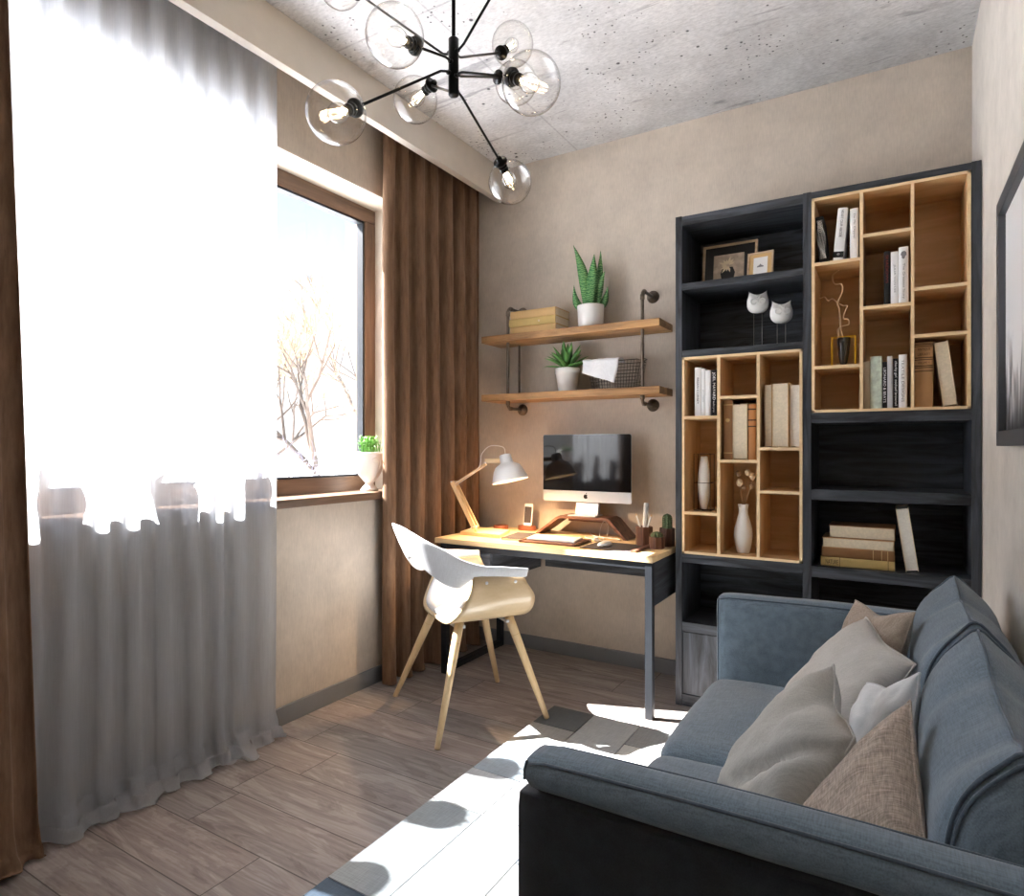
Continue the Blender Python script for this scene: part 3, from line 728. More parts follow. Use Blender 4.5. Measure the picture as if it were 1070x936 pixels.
# white vase held in a wire frame
r = thing('caged_vase', 'slim white vase held in a dark wire frame on the lower birch insert', 'vase', (-.823, 3.245, .9662))
lathe_obj('vase_body', [(0, .008), (.014, .008), (.017, .012), (.024, .05), (.0295, .10), (.031, .135), (.029, .175), (.0225, .235), (.0165, .272), (.0145, .272), (.014, .262), (0, .25)], 'white_matte', r)
b = BM(); hw = .040; zz = .284
for sx in (-1, 1):
    for sy in (-1, 1): tube(b, [(sx * hw, sy * hw, .001), (sx * hw, sy * hw, zz)], .0016, 6)
for z in (.002, zz, .14):
    tube(b, [(-hw, -hw, z), (hw, -hw, z), (hw, hw, z), (-hw, hw, z)], .0016, 6, closed=True)
tube(b, [(-hw, 0, .004), (hw, 0, .004)], .0016, 6); tube(b, [(0, -hw, .004), (0, hw, .004)], .0016, 6)
obj('wire_frame', b, M['wire'], r)
# bottle vase with dried blooms
r = thing('bottle_vase', 'white bottle vase with dried round blooms in the lower birch insert', 'vase', (-.634, 3.245, .7692))
lathe_obj('vase_body', [(0, .001), (.026, .001), (.030, .006), (.038, .045), (.0435, .085), (.0415, .118), (.031, .158), (.0215, .190), (.0205, .210), (.0255, .236), (.0235, .237), (.018, .21), (.017, .19), (.02, .17), (0, .15)], 'white_cer', r)
for i, (dx, z, y, s, m) in enumerate([(-.028, .385, .02, .0125, 'dry_d'), (.021, .392, .0, .0135, 'dry'), (.045, .374, -.01, .0145, 'dry'), (-.013, .342, -.022, .0155, 'dry'), (.034, .325, .012, .011, 'dry_d'), (-.002, .318, .015, .010, 'dry_d'), (-.022, .335, .028, .009, 'dry_d')]):
    b = BM(); tube(b, [(0, 0, .20), (dx * .25, y * .3, .25), (dx * .7, y * .8, (z + .25) / 2), (dx, y, z)], .0012, 6); st = obj('dried_stem', b, M['stem'], r)
    b = BM(); lathe(b, [(0, -s * 1.25), (s * .55, -s), (s * .95, -s * .3), (s, .15 * s), (s * .75, .85 * s), (s * .3, 1.15 * s), (0, 1.2 * s)], 14, origin=(dx, y, z)); obj('bloom', b, M[m], st)
# grey pot in a yellow wire frame with a curly twig
r = thing('framed_pot', 'smoky grey tapered pot in a square yellow frame with a curly twig, upper birch insert', 'vase', (-.199, 3.24, 1.6462))
b = BM(); f = .047
for y in (-.02, .02):
    tube(b, [(-f, y, .0038), (-f, y, .134), (f, y, .134), (f, y, .0038)], .0034, 6, closed=True)
for x in (-f, f):
    for z in (.0038, .134): tube(b, [(x, -.02, z), (x, .02, z)], .0034, 6)
obj('yellow_frame', b, M['yellow'], r)
lathe_obj('pot', [(0, .012), (.012, .012), (.0155, .018), (.021, .05), (.0265, .10), (.028, .130), (.026, .130), (.024, .1), (.018, .05), (0, .03)], 'pot_grey', r)
b = BM()
X0, Z0 = -.199, 1.646
def P2(l): return [(x - X0, .004 * math.sin(i * 1.7), z - Z0) for i, (x, z) in enumerate(l)]
def spl(pts, k=4):
    P = [V(p) for p in pts]; o = []
    for i in range(len(P) - 1):
        p0, p1, p2, p3 = P[max(i - 1, 0)], P[i], P[i + 1], P[min(i + 2, len(P) - 1)]
        for j in range(k):
            t = j / k
            o.append(.5 * ((2 * p1) + (p2 - p0) * t + (2 * p0 - 5 * p1 + 4 * p2 - p3) * t * t + (3 * p1 - p0 - 3 * p2 + p3) * t ** 3))
    return o + [P[-1]]
t1 = [(-.22, 1.70), (-.22, 1.784), (-.222, 1.815), (-.211, 1.829), (-.213, 1.86), (-.217, 1.911), (-.224, 1.938), (-.204, 1.986), (-.208, 2.022), (-.236, 2.026), (-.243, 2.063), (-.217, 2.085)]
t2 = [(-.224, 1.938), (-.245, 1.961), (-.262, 1.952), (-.277, 1.972), (-.298, 1.967), (-.289, 2.002)]
t3 = [(-.204, 1.70), (-.204, 1.783), (-.211, 1.815), (-.204, 1.830), (-.179, 1.836), (-.182, 1.860), (-.199, 1.864), (-.196, 1.89), (-.184, 1.920), (-.200, 1.923), (-.215, 1.932)]
for t, rr in ((t1, .0028), (t2, .0018), (t3, .0024)):
    s = spl(P2(t)); tube(b, s, [rr * 1.5 * (1 - .5 * i / len(s)) for i in range(len(s))], 6)
obj('twig', b, M['twig'], r)
# framed pictures on the top dark shelf
def photo_frame(label, w, h, t, loc, rz, fm, border, rim, art):
    r = thing('picture_frame', label, 'picture frame', loc, (math.radians(-9), 0, rz), 'framed pictures on the bookcase')
    b = BM()
    box(b, 0, w, 0, t, 0, rim); box(b, 0, w, 0, t, h - rim, h); box(b, 0, rim, 0, t, rim, h - rim); box(b, w - rim, w, 0, t, rim, h - rim)
    obj('frame', b, M[fm], r)
    b = BM(); box(b, rim, w - rim, .006, t - .001, rim, h - rim); obj('mount', b, M[border], r)
    art(r); return r
def art_flower(r):
    b = BM(); box(b, .055, .205, .0045, .006, .030, .170); obj('print', b, M['art_beige'], r)
    b = BM()
    prism(b, [(.098, .032), (.155, .032), (.162, .07), (.15, .10), (.102, .10), (.09, .07)], .0036, .0045, 'xz')
    obj('print_vase', b, M['black'], r)
    b = BM()
    for k in range(11):
        a = math.radians(25 + k * 26); c = (.127 + .006 * math.cos(a), .110 + .004 * math.sin(a)); L_ = .028 + .008 * (k % 3)
        dx, dz = math.cos(a), math.sin(a)
        prism(b, [(c[0], c[1]), (c[0] + dx * L_ * .5 - dz * .006, c[1] + dz * L_ * .5 + dx * .006), (c[0] + dx * L_, c[1] + dz * L_), (c[0] + dx * L_ * .5 + dz * .006, c[1] + dz * L_ * .5 - dx * .006)], .0028, .0035, 'xz')
    obj('print_flower', b, M['cream'], r)
def art_small(r):
    b = BM(); box(b, .028, .094, .0045, .006, .026, .108); obj('print', b, M['white_matte'], r)
    b = BM(); prism(b, [(.045, .058), (.077, .058), (.075, .064), (.066, .068), (.061, .075), (.056, .068), (.047, .064)], .0038, .0045, 'xz'); obj('print_motif', b, M['ink_grey'], r)
M['art_beige'] = plain('printed_beige_paper', (186, 166, 146), .7, vary=.25, scale=30)
photo_frame('large dark-mounted picture of a white flower in a pale frame on the top shelf', .268, .226, .014, (-.855, 3.325, 2.1012), 0, 'gold_frame', 'black', .012, art_flower)
photo_frame('small tan-framed picture with a tiny motif, in front of the larger frame', .121, .134, .013, (-.622, 3.262, 2.1010), math.radians(-6), 'gold_frame', 'kraft', .008, art_small)
# owls on pins
def owl(label, loc, h, rz, tilt):
    r = thing('owl_ornament', label, 'ornament', loc, (0, 0, rz), 'white owl heads on pins')
    b = BM()
    def fn(u, v):
        a = 2 * PI * u; z = -1 + 2 * v                       # head: ball with two pointed ears
        rr = math.sqrt(max(0, 1 - min(1, abs(z)) ** 2.6)) ** .9
        x, y = math.cos(a) * rr, math.sin(a) * rr * .78
        if z > .25:
            k = (z - .25) / .75
            y *= (1 - .35 * k)
            wide = .93
            xx = math.cos(a)
            x = x * (1 - k) + xx * wide * k * .93
            y = y * (1 - .5 * k)
            z += k * (.36 * xx * xx - .15)
        return V((x * .050, y * .048, z * .050))
    g = grid(b, fn, 41, 22)
    bmesh.ops.remove_doubles(b, verts=b.verts[:], dist=1e-5)
    ends = [e for e in b.edges if e.is_boundary]
    if ends: bmesh.ops.holes_fill(b, edges=ends)
    for v in b.verts: v.co.z += h + .048
    hd = obj('owl_head', b, M['white_matte'], r)
    b = BM()
    for s in (-1, 1):
        c = V((s * .020, -.0385, h + .050)); pts = [c + V((.0135 * math.cos(2 * PI * i / 20), .004 * abs(math.cos(2 * PI * i / 20)) * (1 if True else 0), .0135 * math.sin(2 * PI * i / 20))) for i in range(20)]
        tube(b, pts, .0034, 6, closed=True)
        tube(b, [(s * .003, -.041, h + .062), (s * .012, -.036, h + .078), (s * .026, -.029, h + .088)], [.003, .0026, .0018], 6)
    lathe(b, [(.0, -.007), (.0035, .0), (.0025, .008), (0, .011)], 8, origin=(0, -.0405, h + .047))
    obj('owl_face', b, M['white_matte'], hd)
    b = BM()
    for s in (-1, 1): tube(b, [(s * .0185, 0, .0005), (s * .0185, 0, h + .008)], .0013, 6)
    obj('pin', b, M['wire_light'], r)
    b = BM(); box(b, -.03, .03, -.012, .012, 0.0002, .0025, .0008); obj('base', b, M['wire_light'], r)
owl('taller white owl head on two thin pins on the dark shelf', (-.571, 3.27, 1.7635), .172, math.radians(10), 0)
owl('shorter white owl head on two thin pins, right of the taller owl', (-.462, 3.25, 1.7635), .108, math.radians(18), 0)

# ------------------------------------------------------------------ wall shelf of pipes and planks
sx0, sx1, sy0, sy1 = -2.215, -1.075, 3.315, 3.548
zu, zl = 1.975, 1.612                                      # tops of the two planks
PXL, PXR, PY = -2.055, -1.190, 3.372
sh = thing('pipe_shelf', 'two-plank rustic wood wall shelf hung on dark iron pipes above the desk', 'shelf', (0, 0, 0))
for z in (zu, zl):
    b = BM(); box(b, sx0, sx1, sy0, sy1, z - .042, z, .003); obj('shelf_board', b, M['rustic_x'], sh)
for x in (PXL, PXR):
    top, bot = 2.146, 1.525
    b = BM()
    def arc(yc, zc, r, a0, a1, n=6): return [(x, yc + r * math.cos(a0 + (a1 - a0) * i / n), zc + r * math.sin(a0 + (a1 - a0) * i / n)) for i in range(n + 1)]
    rr = .028
    pts = [(x, 3.540, top)] + arc(PY + rr, top - rr, rr, PI / 2, PI) + arc(PY + rr, bot + rr, rr, PI, 1.5 * PI) + [(x, 3.540, bot)]
    tube(b, pts, .0092, 12)
    pp = obj('pipe', b, M['bronze_pipe'], sh)
    b = BM()
    for z in (top, bot):
        for p, q in (((x, PY, z - math.copysign(.05, z - 1.8)), (x, PY, z - math.copysign(.022, z - 1.8))), ((x, PY + .024, z), (x, PY + .045, z))): tube(b, [p, q], .0130, 12)
    obj('pipe_fitting', b, M['bronze_pipe'], pp)
    for z in (top, bot):
        b = BM(); lathe(b, [(0, 0), (.036, 0), (.036, .006), (.018, .010), (.0155, .026), (0, .026)], 24, axis=(0, -1, 0), origin=(x, 3.5555, z))
        for k in range(4):
            a = PI / 4 + k * PI / 2; lathe(b, [(0, .005), (.004, .005), (.004, .009), (0, .009)], 8, axis=(0, -1, 0), origin=(x + .027 * math.cos(a), 3.5555, z + .027 * math.sin(a)))
        obj('wall_flange', b, M['bronze_pipe'], pp)
    if x == PXL: b = BM(); tube(b, [(x, 3.51, zl), (x, 3.51, zu - .042)], .007, 10); obj('rear_rod', b, M['bronze_pipe'], pp)
# three kraft books
shelfbook('kraft book at the bottom of the three on the upper wall shelf', .312, .19, .046, -2.035, 3.365 + .005, zu + .0004, 'kraft', bands=('olive_tan', [(.02, .024), (.288, .292)]))
def emb(r):
    b = BM(); lathe(b, [(0, 0), (.007, 0), (.007, .001), (0, .001)], 14, axis=(0, -1, 0), origin=(.026, -.0064, .21)); obj('spine_emblem', b, M['cream'], r)
shelfbook('kraft book with a small pale emblem, middle of the three on the upper wall shelf', .318, .19, .048, -2.040, 3.365, zu + .0468, 'olive_tan', blocks=emb)
shelfbook('kraft book on top of the three on the upper wall shelf', .308, .19, .048, -2.032, 3.368, zu + .0952, 'kraft', bands=('olive_tan', [(.05, .053)]))

def blade(b, base, tip, w, bend=(0, 0, 0), fold=.25, n=10, tipw=.05, side=None, wprof=None):
    """a leaf: a folded strip with thickness along a bent line"""
    base, tip, bend = V(base), V(tip), V(bend)
    ax = (tip - base).normalized()
    sd = V(side) if side else ax.cross(V((0, 0, 1)) if abs(ax.z) < .95 else V((0, 1, 0)))
    sd = (sd - ax * sd.dot(ax)).normalized(); up = sd.cross(ax)
    rows = []
    for i in range(n + 1):
        t = i / n
        c = base.lerp(tip, t) + bend * (4 * t * (1 - t))
        ww = w * (wprof(t) if wprof else (math.sin(PI * (0.18 + .82 * t)) ** .8 * (1 - tipw) + tipw) * (1 if t < .98 else .3))
        th = w * .10 * (1 - t * .7)
        rows.append([b.verts.new(c + sd * ww), b.verts.new(c - up * ww * fold + up * th), b.verts.new(c - sd * ww), b.verts.new(c - up * ww * fold - up * th)])
    for r0, r1 in zip(rows, rows[1:]):
        for k in range(4):
            f = b.faces.new((r0[k], r0[(k + 1) % 4], r1[(k + 1) % 4], r1[k])); f.smooth = True
    b.faces.new(rows[0]); b.faces.new(list(reversed(rows[-1])))

# snake plant
def snake_mat():
    m, nt, b = newmat("snake_plant_leaf"); N, L = nt.nodes, nt.links
    tc = N.new("ShaderNodeTexCoord"); wv = N.new("ShaderNodeTexWave"); wv.bands_direction = 'Z'; wv.inputs["Scale"].default_value = 26; wv.inputs["Distortion"].default_value = 9
    wv.inputs["Detail"].default_value = 3; wv.inputs["Detail Scale"].default_value = 2
    L.new(tc.outputs["Object"], wv.inputs["Vector"]); cr = N.new("ShaderNodeValToRGB")
    cr.color_ramp.elements[0].color = lin((52, 112, 64)); cr.color_ramp.elements[1].color = lin((130, 178, 110)); cr.color_ramp.elements[0].position = .25
    L.new(wv.outputs["Fac"], cr.inputs["Fac"]); L.new(cr.outputs["Color"], b.inputs["Base Color"]); b.inputs["Roughness"].default_value = .4
    return m
M['snake'] = snake_mat()
r = thing('potted_snake_plant', 'tall striped snake plant in a round white pot on the upper wall shelf', 'plant', (-1.522, 3.425, zu + .0004))
lathe_obj('pot', [(0, 0), (.066, 0), (.072, .006), (.079, .13), (.077, .134), (.073, .130), (.068, .02), (0, .02)], 'white_cer', r)
b = BM(); lathe(b, [(0, .118), (.0735, .118)], 24); obj('soil', b, M['soil'], r)
for base, tip, w, bend in [((-.018, -.01, .11), (-.112, .0, .505), .033, (.022, 0, 0)), ((.008, -.02, .11), (.022, .0, .432), .036, (.004, -.01, 0)), ((.03, .02, .11), (.050, .03, .458), .024, (.004, 0, 0)),
                           ((.03, -.008, .11), (.088, .0, .325), .026, (-.006, 0, 0)), ((-.03, .01, .11), (-.112, .01, .272), .024, (-.022, 0, -.03)), ((.035, .015, .11), (.098, .02, .240), .023, (.012, 0, -.02))]:
    b = BM(); blade(b, base, tip, w, bend, .22, 12, .06, side=(1, .25, 0), wprof=lambda t: (.62 + .38 * math.sin(PI * min(1, t * 1.15))) * max(.04, (1 - t ** 4.5)))
    obj('leaf', b, M['snake'], r)
# succulent
r = thing('potted_succulent', 'spiky green succulent in a tapered white pot on the lower wall shelf', 'plant', (-1.672, 3.425, zl + .0004))
lathe_obj('pot', [(0, 0), (.052, 0), (.055, .005), (.070, .108), (.0725, .108), (.0735, .140), (.070, .142), (.066, .135), (.06, .03), (0, .03)], 'white_cer', r)
b = BM(); lathe(b, [(0, .126), (.0665, .126)], 24); obj('soil', b, M['soil'], r)
rnd = random.Random(5); b = BM()
for ring, (n, el, L_, w) in enumerate([(9, 14, .160, .020), (9, 36, .165, .020), (8, 58, .160, .018), (5, 78, .160, .015)]):
    for k in range(n):
        a = 2 * PI * (k + .5 * (ring % 2)) / n + rnd.uniform(-.15, .15); e = math.radians(el + rnd.uniform(-7, 7)); l = L_ * rnd.uniform(.85, 1.1)
        d = V((math.cos(a) * math.cos(e), math.sin(a) * math.cos(e), math.sin(e)))
        tip = V((0, 0, .135)) + d * l
        tip.y = min(tip.y, .112)
        blade(b, V((0, 0, .135)) + d * .012, tip, w, (0, 0, .012 * math.cos(e)), .35, 8, .03)
obj('leaf_rosette', b, M['leaf'], r)
# wire basket with a towel over it
r = thing('wire_basket', 'small dark wire mesh basket on the lower wall shelf', 'basket', (-1.36, 3.42, zl + .0004))
b = BM(); bh, tw, bw_, td, bd = .155, .150, .125, .072, .058       # half sizes top / bottom
def bp_(u, v, z):  # u,v in -1..1 on the rim rectangle
    k = z / bh; return V((u * (bw_ + (tw - bw_) * k), v * (bd + (td - bd) * k), z))
per = [(-1, -1), (1, -1), (1, 1), (-1, 1)]
for i in range(9):
    z = .003 + (bh - .003) * i / 8
    tube(b, [bp_(u, v, z) for u, v in per], .0011 if 0 < i < 8 else .0022, 5, closed=True)
for side in range(4):
    (u0, v0), (u1, v1) = per[side], per[(side + 1) % 4]
    n = 16 if side % 2 == 0 else 8
    for i in range(n):
        t = i / n; u, v = u0 + (u1 - u0) * t, v0 + (v1 - v0) * t
        tube(b, [bp_(u, v, .002), bp_(u, v, bh)], .0010, 5)
for i in range(1, 8):
    tube(b, [bp_(-1, -1 + i / 4, .003), bp_(1, -1 + i / 4, .003)], .001, 5)
obj('wire_mesh', b, M['wire'], r)
for s in (-1, 1):
    b = BM(); tube(b, [(s * tw, -.03, bh), (s * (tw + .02), -.03, bh + .008), (s * (tw + .02), .03, bh + .008), (s * tw, .03, bh)], .0022, 6); obj('handle', b, M['wire'], r)
# folded cloth hanging over the front rim
b = BM()
def cl(u, v):
    x = -.215 + .215 * u - .05 * 0
    if v < .3: q = v / .3; y = .045 - .117 * q; z = .152 + .014 * math.sin(PI * q * .8) + .004
    else:
        q = (v - .3) / .7; y = -.086 - .012 * q + .004 * math.sin(u * 9); z = .160 - (.070 + .062 * u) * q
    x += .035 * max(0, v - .3) * (1 - u) + .012 * math.sin(v * 4)
    if u > .93: y += .01 * (u - .93) / .07
    z += .004 * noise.noise(V((u * 6, v * 5, 0)))
    return V((x + .03, y, z))
grid(b, cl, 26, 26)
tag(obj('towel', b, M['towel'], None, (-1.36, 3.42, zl + .004), solid=.008), 'white folded towel draped over the wire basket', 'towel')

# ------------------------------------------------------------------ desk
DX0, DX1, DY0, DY1, DZ = -2.255, -0.972, 2.895, 3.535, 0.768
dk = thing('desk', 'desk with a pale wood top on a dark blue-grey steel frame', 'desk', (DX0, DY0, 0))
def dpart(name, m, x0, x1, y0, y1, z0, z1, bev=.002, parent=dk):
    b = BM(); box(b, x0 - DX0, x1 - DX0, y0 - DY0, y1 - DY0, z0, z1, bev); return obj(name, b, M[m], parent)
dpart('desk_top', 'pine_x', DX0, DX1, DY0, DY1, DZ - .028, DZ, .0025)
lw = .036
for x in (-2.215, DX1 - lw - .004):
    for y in (DY0 + .006, DY1 - lw - .01): dpart('leg', 'metal_blue', x, x + lw, y, y + lw, 0, DZ - .0285)
dpart('front_rail', 'metal_blue', -2.215 + lw, DX1 - lw - .004, DY0 + .008, DY0 + .034, .706, DZ - .0285)
dpart('floor_bar', 'metal_blue', -2.215, -2.215 + lw, DY0 + .006 + lw, DY1 - lw - .01, .002, .036)
dpart('side_panel', 'dark_y', DX1 - .030, DX1 - .012, DY0 + .045, DY1 - .05, .525, DZ - .0285)
dpart('back_panel', 'dark_x', -1.855, DX1 - .03, DY1 - .05, DY1 - .034, .55, DZ - .0285)
dpart('drawer_box', 'dark_y', -2.178, -1.885, DY0 + .036, DY1 - .05, .545, .7055)
dpart('drawer_front', 'dark_x', -2.176, -1.887, DY0 + .012, DY0 + .0355, .545, .703)

# computer on its arched walnut stand
r = thing('monitor_stand', 'arched bent-walnut monitor stand on the desk', 'stand', (0, 0, DZ + .0004))
ya, yb_ = 3.335, 3.505
xl0, xl1, xr0, xr1, zt, th = -1.847, -1.70, -1.375, -1.268, .116, .013
def archprof():
    out = [(xl0, 0), (xl1 - .01, zt - .012), (xl1 + .016, zt), (xr0 - .016, zt), (xr0 + .008, zt - .010), (xr1, 0)]
    inn = [(xr1 - .018, 0), (xr0 - .006, zt - th - .009), (xr0 - .02, zt - th), (xl1 + .02, zt - th), (xl1 + .003, zt - th - .008), (xl0 + .018, 0)]
    return out + inn
b = BM(); pr = archprof()
A = [b.verts.new((x, ya, z)) for x, z in pr]; B_ = [b.verts.new((x, yb_, z)) for x, z in pr]
n = len(pr)
for i in range(n):
    j = (i + 1) % n; b.faces.new((A[i], A[j], B_[j], B_[i]))
for i in range(n // 2 - 1):
    for R, fl in ((A, 0), (B_, 1)):
        q = [R[i], R[i + 1], R[n - 2 - i], R[n - 1 - i]]; b.faces.new(q if fl else q[::-1])
obj('arch', b, M['walnut_x'], r)
b = BM(); box(b, -1.70, -1.38, yb_ - .012, yb_ - .004, zt - .045, zt - th - .001); obj('back_brace', b, M['walnut_x'], r)
mz = DZ + .0004 + zt + .0004
mo = thing('computer_monitor', 'silver all-in-one computer with a dark glossy screen on the walnut stand', 'computer', (-1.55, 3.415, mz))
mx0, mx1, mb, mt = -.281, .281, .079, .475
b = BM()
prism(b, [(mx0 + .012, mb), (mx1 - .012, mb), (mx1 - .003, mb + .003), (mx1, mb + .012), (mx1, mt - .012), (mx1 - .003, mt - .003), (mx1 - .012, mt), (mx0 + .012, mt), (mx0 + .003, mt - .003), (mx0, mt - .012), (mx0, mb + .012), (mx0 + .003, mb + .003)], 0, .006, 'xz')
puff(b, mx0 + .004, mx1 - .004, .004, .024, mb + .004, mt - .004, .009, (0, .014, 0), 8, fn=lambda p: V((p.x, max(p.y, .004), p.z)))
obj('casing', b, M['alu'], mo)
b = BM(); prism(b, [(mx0 + .001, mb + .064), (mx1 - .001, mb + .064), (mx1 - .001, mt - .012), (mx1 - .004, mt - .004), (mx1 - .012, mt - .001), (mx0 + .012, mt - .001), (mx0 + .004, mt - .004), (mx0 + .001, mt - .012)], -.0014, -.0002, 'xz')
obj('screen', b, M['screen'], mo)
b = BM()                                             # bitten-fruit emblem on the chin
zc, s = mb + .032, .0135
pts = []
for i in range(36):
    a = PI / 2 + 2 * PI * i / 36
    rad = 1 + .10 * math.cos(2 * a) * 0 + .07 * abs(math.cos(a)) - .16 * math.exp(-((a - PI / 2) % (2 * PI) if (a - PI / 2) % (2 * PI) < PI else (a - PI / 2) % (2 * PI) - 2 * PI) ** 2 / .08) - .08 * math.exp(-((a - 1.5 * PI) ** 2) / .05)
    x, z = rad * math.cos(a) * .92, rad * math.sin(a)
    dx, dz = x - 1.12, z - .12
    dd = math.hypot(dx, dz)
    if dd < .50: x, z = 1.12 + dx / dd * .50, .12 + dz / dd * .50
    pts.append((x * s, zc + z * s))
prism(b, pts, -.0008, -.0002, 'xz')
prism(b, [(.0005, zc + s * 1.05), (.003, zc + s * 1.5), (.0075, zc + s * 1.75), (.0075, zc + s * 1.45), (.004, zc + s * 1.1)], -.0008, -.0002, 'xz')
obj('emblem', b, M['ink'], mo)
b = BM()
prism(b, [(.012, .012), (.030, .10), (.034, .16), (.040, .16), (.040, .10), (.052, .008), (.052, .0), (.012, .0)], -.070, .070, 'yz')
obj('stand_neck', b, M['alu'], mo)
b = BM(); prism(b, [(-.088, -.060), (.088, -.060), (.078, .075), (-.078, .075)], 0, .006, 'xy', .0015); obj('stand_foot', b, M['alu'], mo)

# keyboard tray and keyboard
def deskbox(name, label, cat, quad, z0, z1, m, bev=.002):
    b = BM(); prism(b, quad, z0, z1, 'xy', bev); return tag(obj(name, b, M[m]), label, cat)
zd = DZ + .0004
r = thing('keyboard_tray', 'low walnut tray holding the white keyboard at the desk front', 'tray', (-1.588, 3.10, zd), (0, 0, math.radians(1.5)))
b = BM(); box(b, -.158, .158, -.108, .100, 0, .009, .002); obj('tray_base', b, M['walnut_x'], r)
for sx in (-1, 1):
    b = BM(); box(b, sx * .158 - .009, sx * .158 + .009, -.112, .112, 0, .014, .003); obj('tray_rail', b, M['walnut_y'], r)
b = BM(); box(b, -.149, .149, .100, .112, 0, .012, .002); obj('tray_rail', b, M['walnut_x'], r)
r = thing('keyboard', 'slim white keyboard lying on the walnut tray', 'keyboard', (-1.588, 3.095, zd + .0132), (math.radians(4), 0, math.radians(1.5)))
b = BM(); box(b, -.142, .142, -.062, .062, .001, .010, .003); obj('keyboard_body', b, M['alu'], r)
b = BM()
for j in range(6):
    y = -.056 + j * .0186; hgt = .0165 if j < 5 else .009
    if j == 0: xs = [(-.139, -.121), (-.1185, -.100), (-.0975, -.079), (-.0765, -.053), (-.0505, .043), (.0455, .069), (.0715, .0895), (.092, .11), (.1125, .139)]
    else:
        n = 13; xs = [(-.139 + i * .0214, -.139 + i * .0214 + .0185) for i in range(n)]
        xs[-1] = (xs[-1][0], .139)
    for xa, xb in xs: box(b, xa, xb, y, y + hgt, .010, .0122, .0006)
obj('keys', b, M['white_paint'], r)
# felt mat with walnut bar, mouse on it
r = thing('desk_mat', 'charcoal felt mat with a walnut end bar under the mouse', 'mat', (-1.232, 3.09, zd), (0, 0, math.radians(-2)))
b = BM(); box(b, -.150, .128, -.118, .128, 0, .004, .0012); obj('felt_pad', b, M['mat_dark'], r)
b = BM(); box(b, .1285, .156, -.118, .128, 0, .013, .004); obj('end_bar', b, M['walnut_y'], r)
r = thing('computer_mouse', 'white computer mouse on the charcoal felt mat', 'mouse', (-1.292, 3.085, zd + .0045), (0, 0, math.radians(-8)))
b = BM()
def ms(u, v):
    a = 2 * PI * u; t = v * PI / 2
    return V((.031 * math.cos(a) * math.cos(t) ** .6, .055 * math.sin(a) * math.cos(t) ** .6, .003 + .019 * math.sin(t)))
grid(b, ms, 33, 10); bmesh.ops.remove_doubles(b, verts=b.verts[:], dist=1e-5)
e = [x for x in b.edges if x.is_boundary]
if e: bmesh.ops.holes_fill(b, edges=e)
obj('shell', b, M['white_paint'], r)
b = BM(); lathe(b, [(0, 0), (.024, 0), (.027, .003), (0, .003)], 20); obj('foot', b, M['alu'], r)
# white cable on the desk behind the keyboard
b = BM()
tube(b, spl([(-1.50, 3.24, .003), (-1.42, 3.27, .003), (-1.40, 3.33, .003), (-1.46, 3.38, .003), (-1.52, 3.34, .003), (-1.46, 3.29, .003), (-1.36, 3.26, .003), (-1.30, 3.30, .003), (-1.33, 3.36, .003), (-1.42, 3.35, .0065), (-1.50, 3.42, .003), (-1.56, 3.50, .003)]), .0026, 6)
tube(b, spl([(-1.455, 3.40, .003), (-1.458, 3.42, .05), (-1.44, 3.43, .09), (-1.415, 3.43, .06), (-1.41, 3.40, .003)]), .0014, 6)
tag(obj('cable', b, M['white_paint'], None, (0, 0, zd)), 'thin white cable loosely coiled under the walnut monitor stand', 'cable')
r = thing('plug_adapter', 'small white plug lying by the cable in front of the monitor stand', 'plug', (-1.405, 3.235, zd), (0, 0, .4))
b = BM(); puff(b, -.014, .014, -.018, .018, .0002, .024, .006, n=4); obj('body', b, M['white_paint'], r)
b = BM(); tube(b, [(0, .018, .012), (0, .030, .010)], .004, 8); obj('strain_relief', b, M['white_paint'], r)

# walnut pots: pencil pot, small cactus, tall cactus
def oct_pot(name, label, cat, loc, rad, h, group=None):
    r = thing(name, label, cat, loc, (0, 0, .2))
    b = BM(); lathe(b, [(0, 0), (rad, 0), (rad, h), (rad - .007, h), (rad - .007, .012), (0, .012)], 8, smooth=False); obj('pot', b, M['walnut_z'], r); return r
oct_pot('pencil_pot', 'eight-sided walnut pot holding pencils at the right end of the desk', 'pot', (-1.128, 3.225, zd), .044, .100)
def rod(name, label, cat, p, q, m, rad, tipm=None, flat=False):
    p, q = V(p), V(q)
    r = thing(name, label, cat, p); d = q - p
    b = BM()
    if flat:
        tube(b, [(0, 0, 0), d], [rad, rad], 4); obj('body', b, M[m], r)
        b = BM(); tube(b, [d * .999, d * 1.004], [rad * .99, rad * .9], 4); obj('end_cap', b, M['grey_cov'], r)
    else:
        tube(b, [(0, 0, 0), d * .93], rad, 6); obj('body', b, M[m], r)
        b = BM(); tube(b, [d * .93, d * .985, d], [rad, rad * .35, .0004], 6); obj('point', b, M[tipm], r)
rod('ruler', 'broad white stick standing in the walnut pencil pot', 'ruler', (-1.128, 3.225, zd + .0128), (-1.120, 3.235, zd + .222), 'white_matte', .0135, flat=True)
rod('pencil', 'thin white pencil leaning left in the walnut pencil pot', 'pencil', (-1.118, 3.215, zd + .016), (-1.168, 3.205, zd + .168), 'white_matte', .0042, 'pine_z')
rod('pencil', 'thin white pencil leaning right in the walnut pencil pot', 'pencil', (-1.134, 3.212, zd + .016), (-1.080, 3.205, zd + .168), 'white_matte', .0042, 'pine_z')
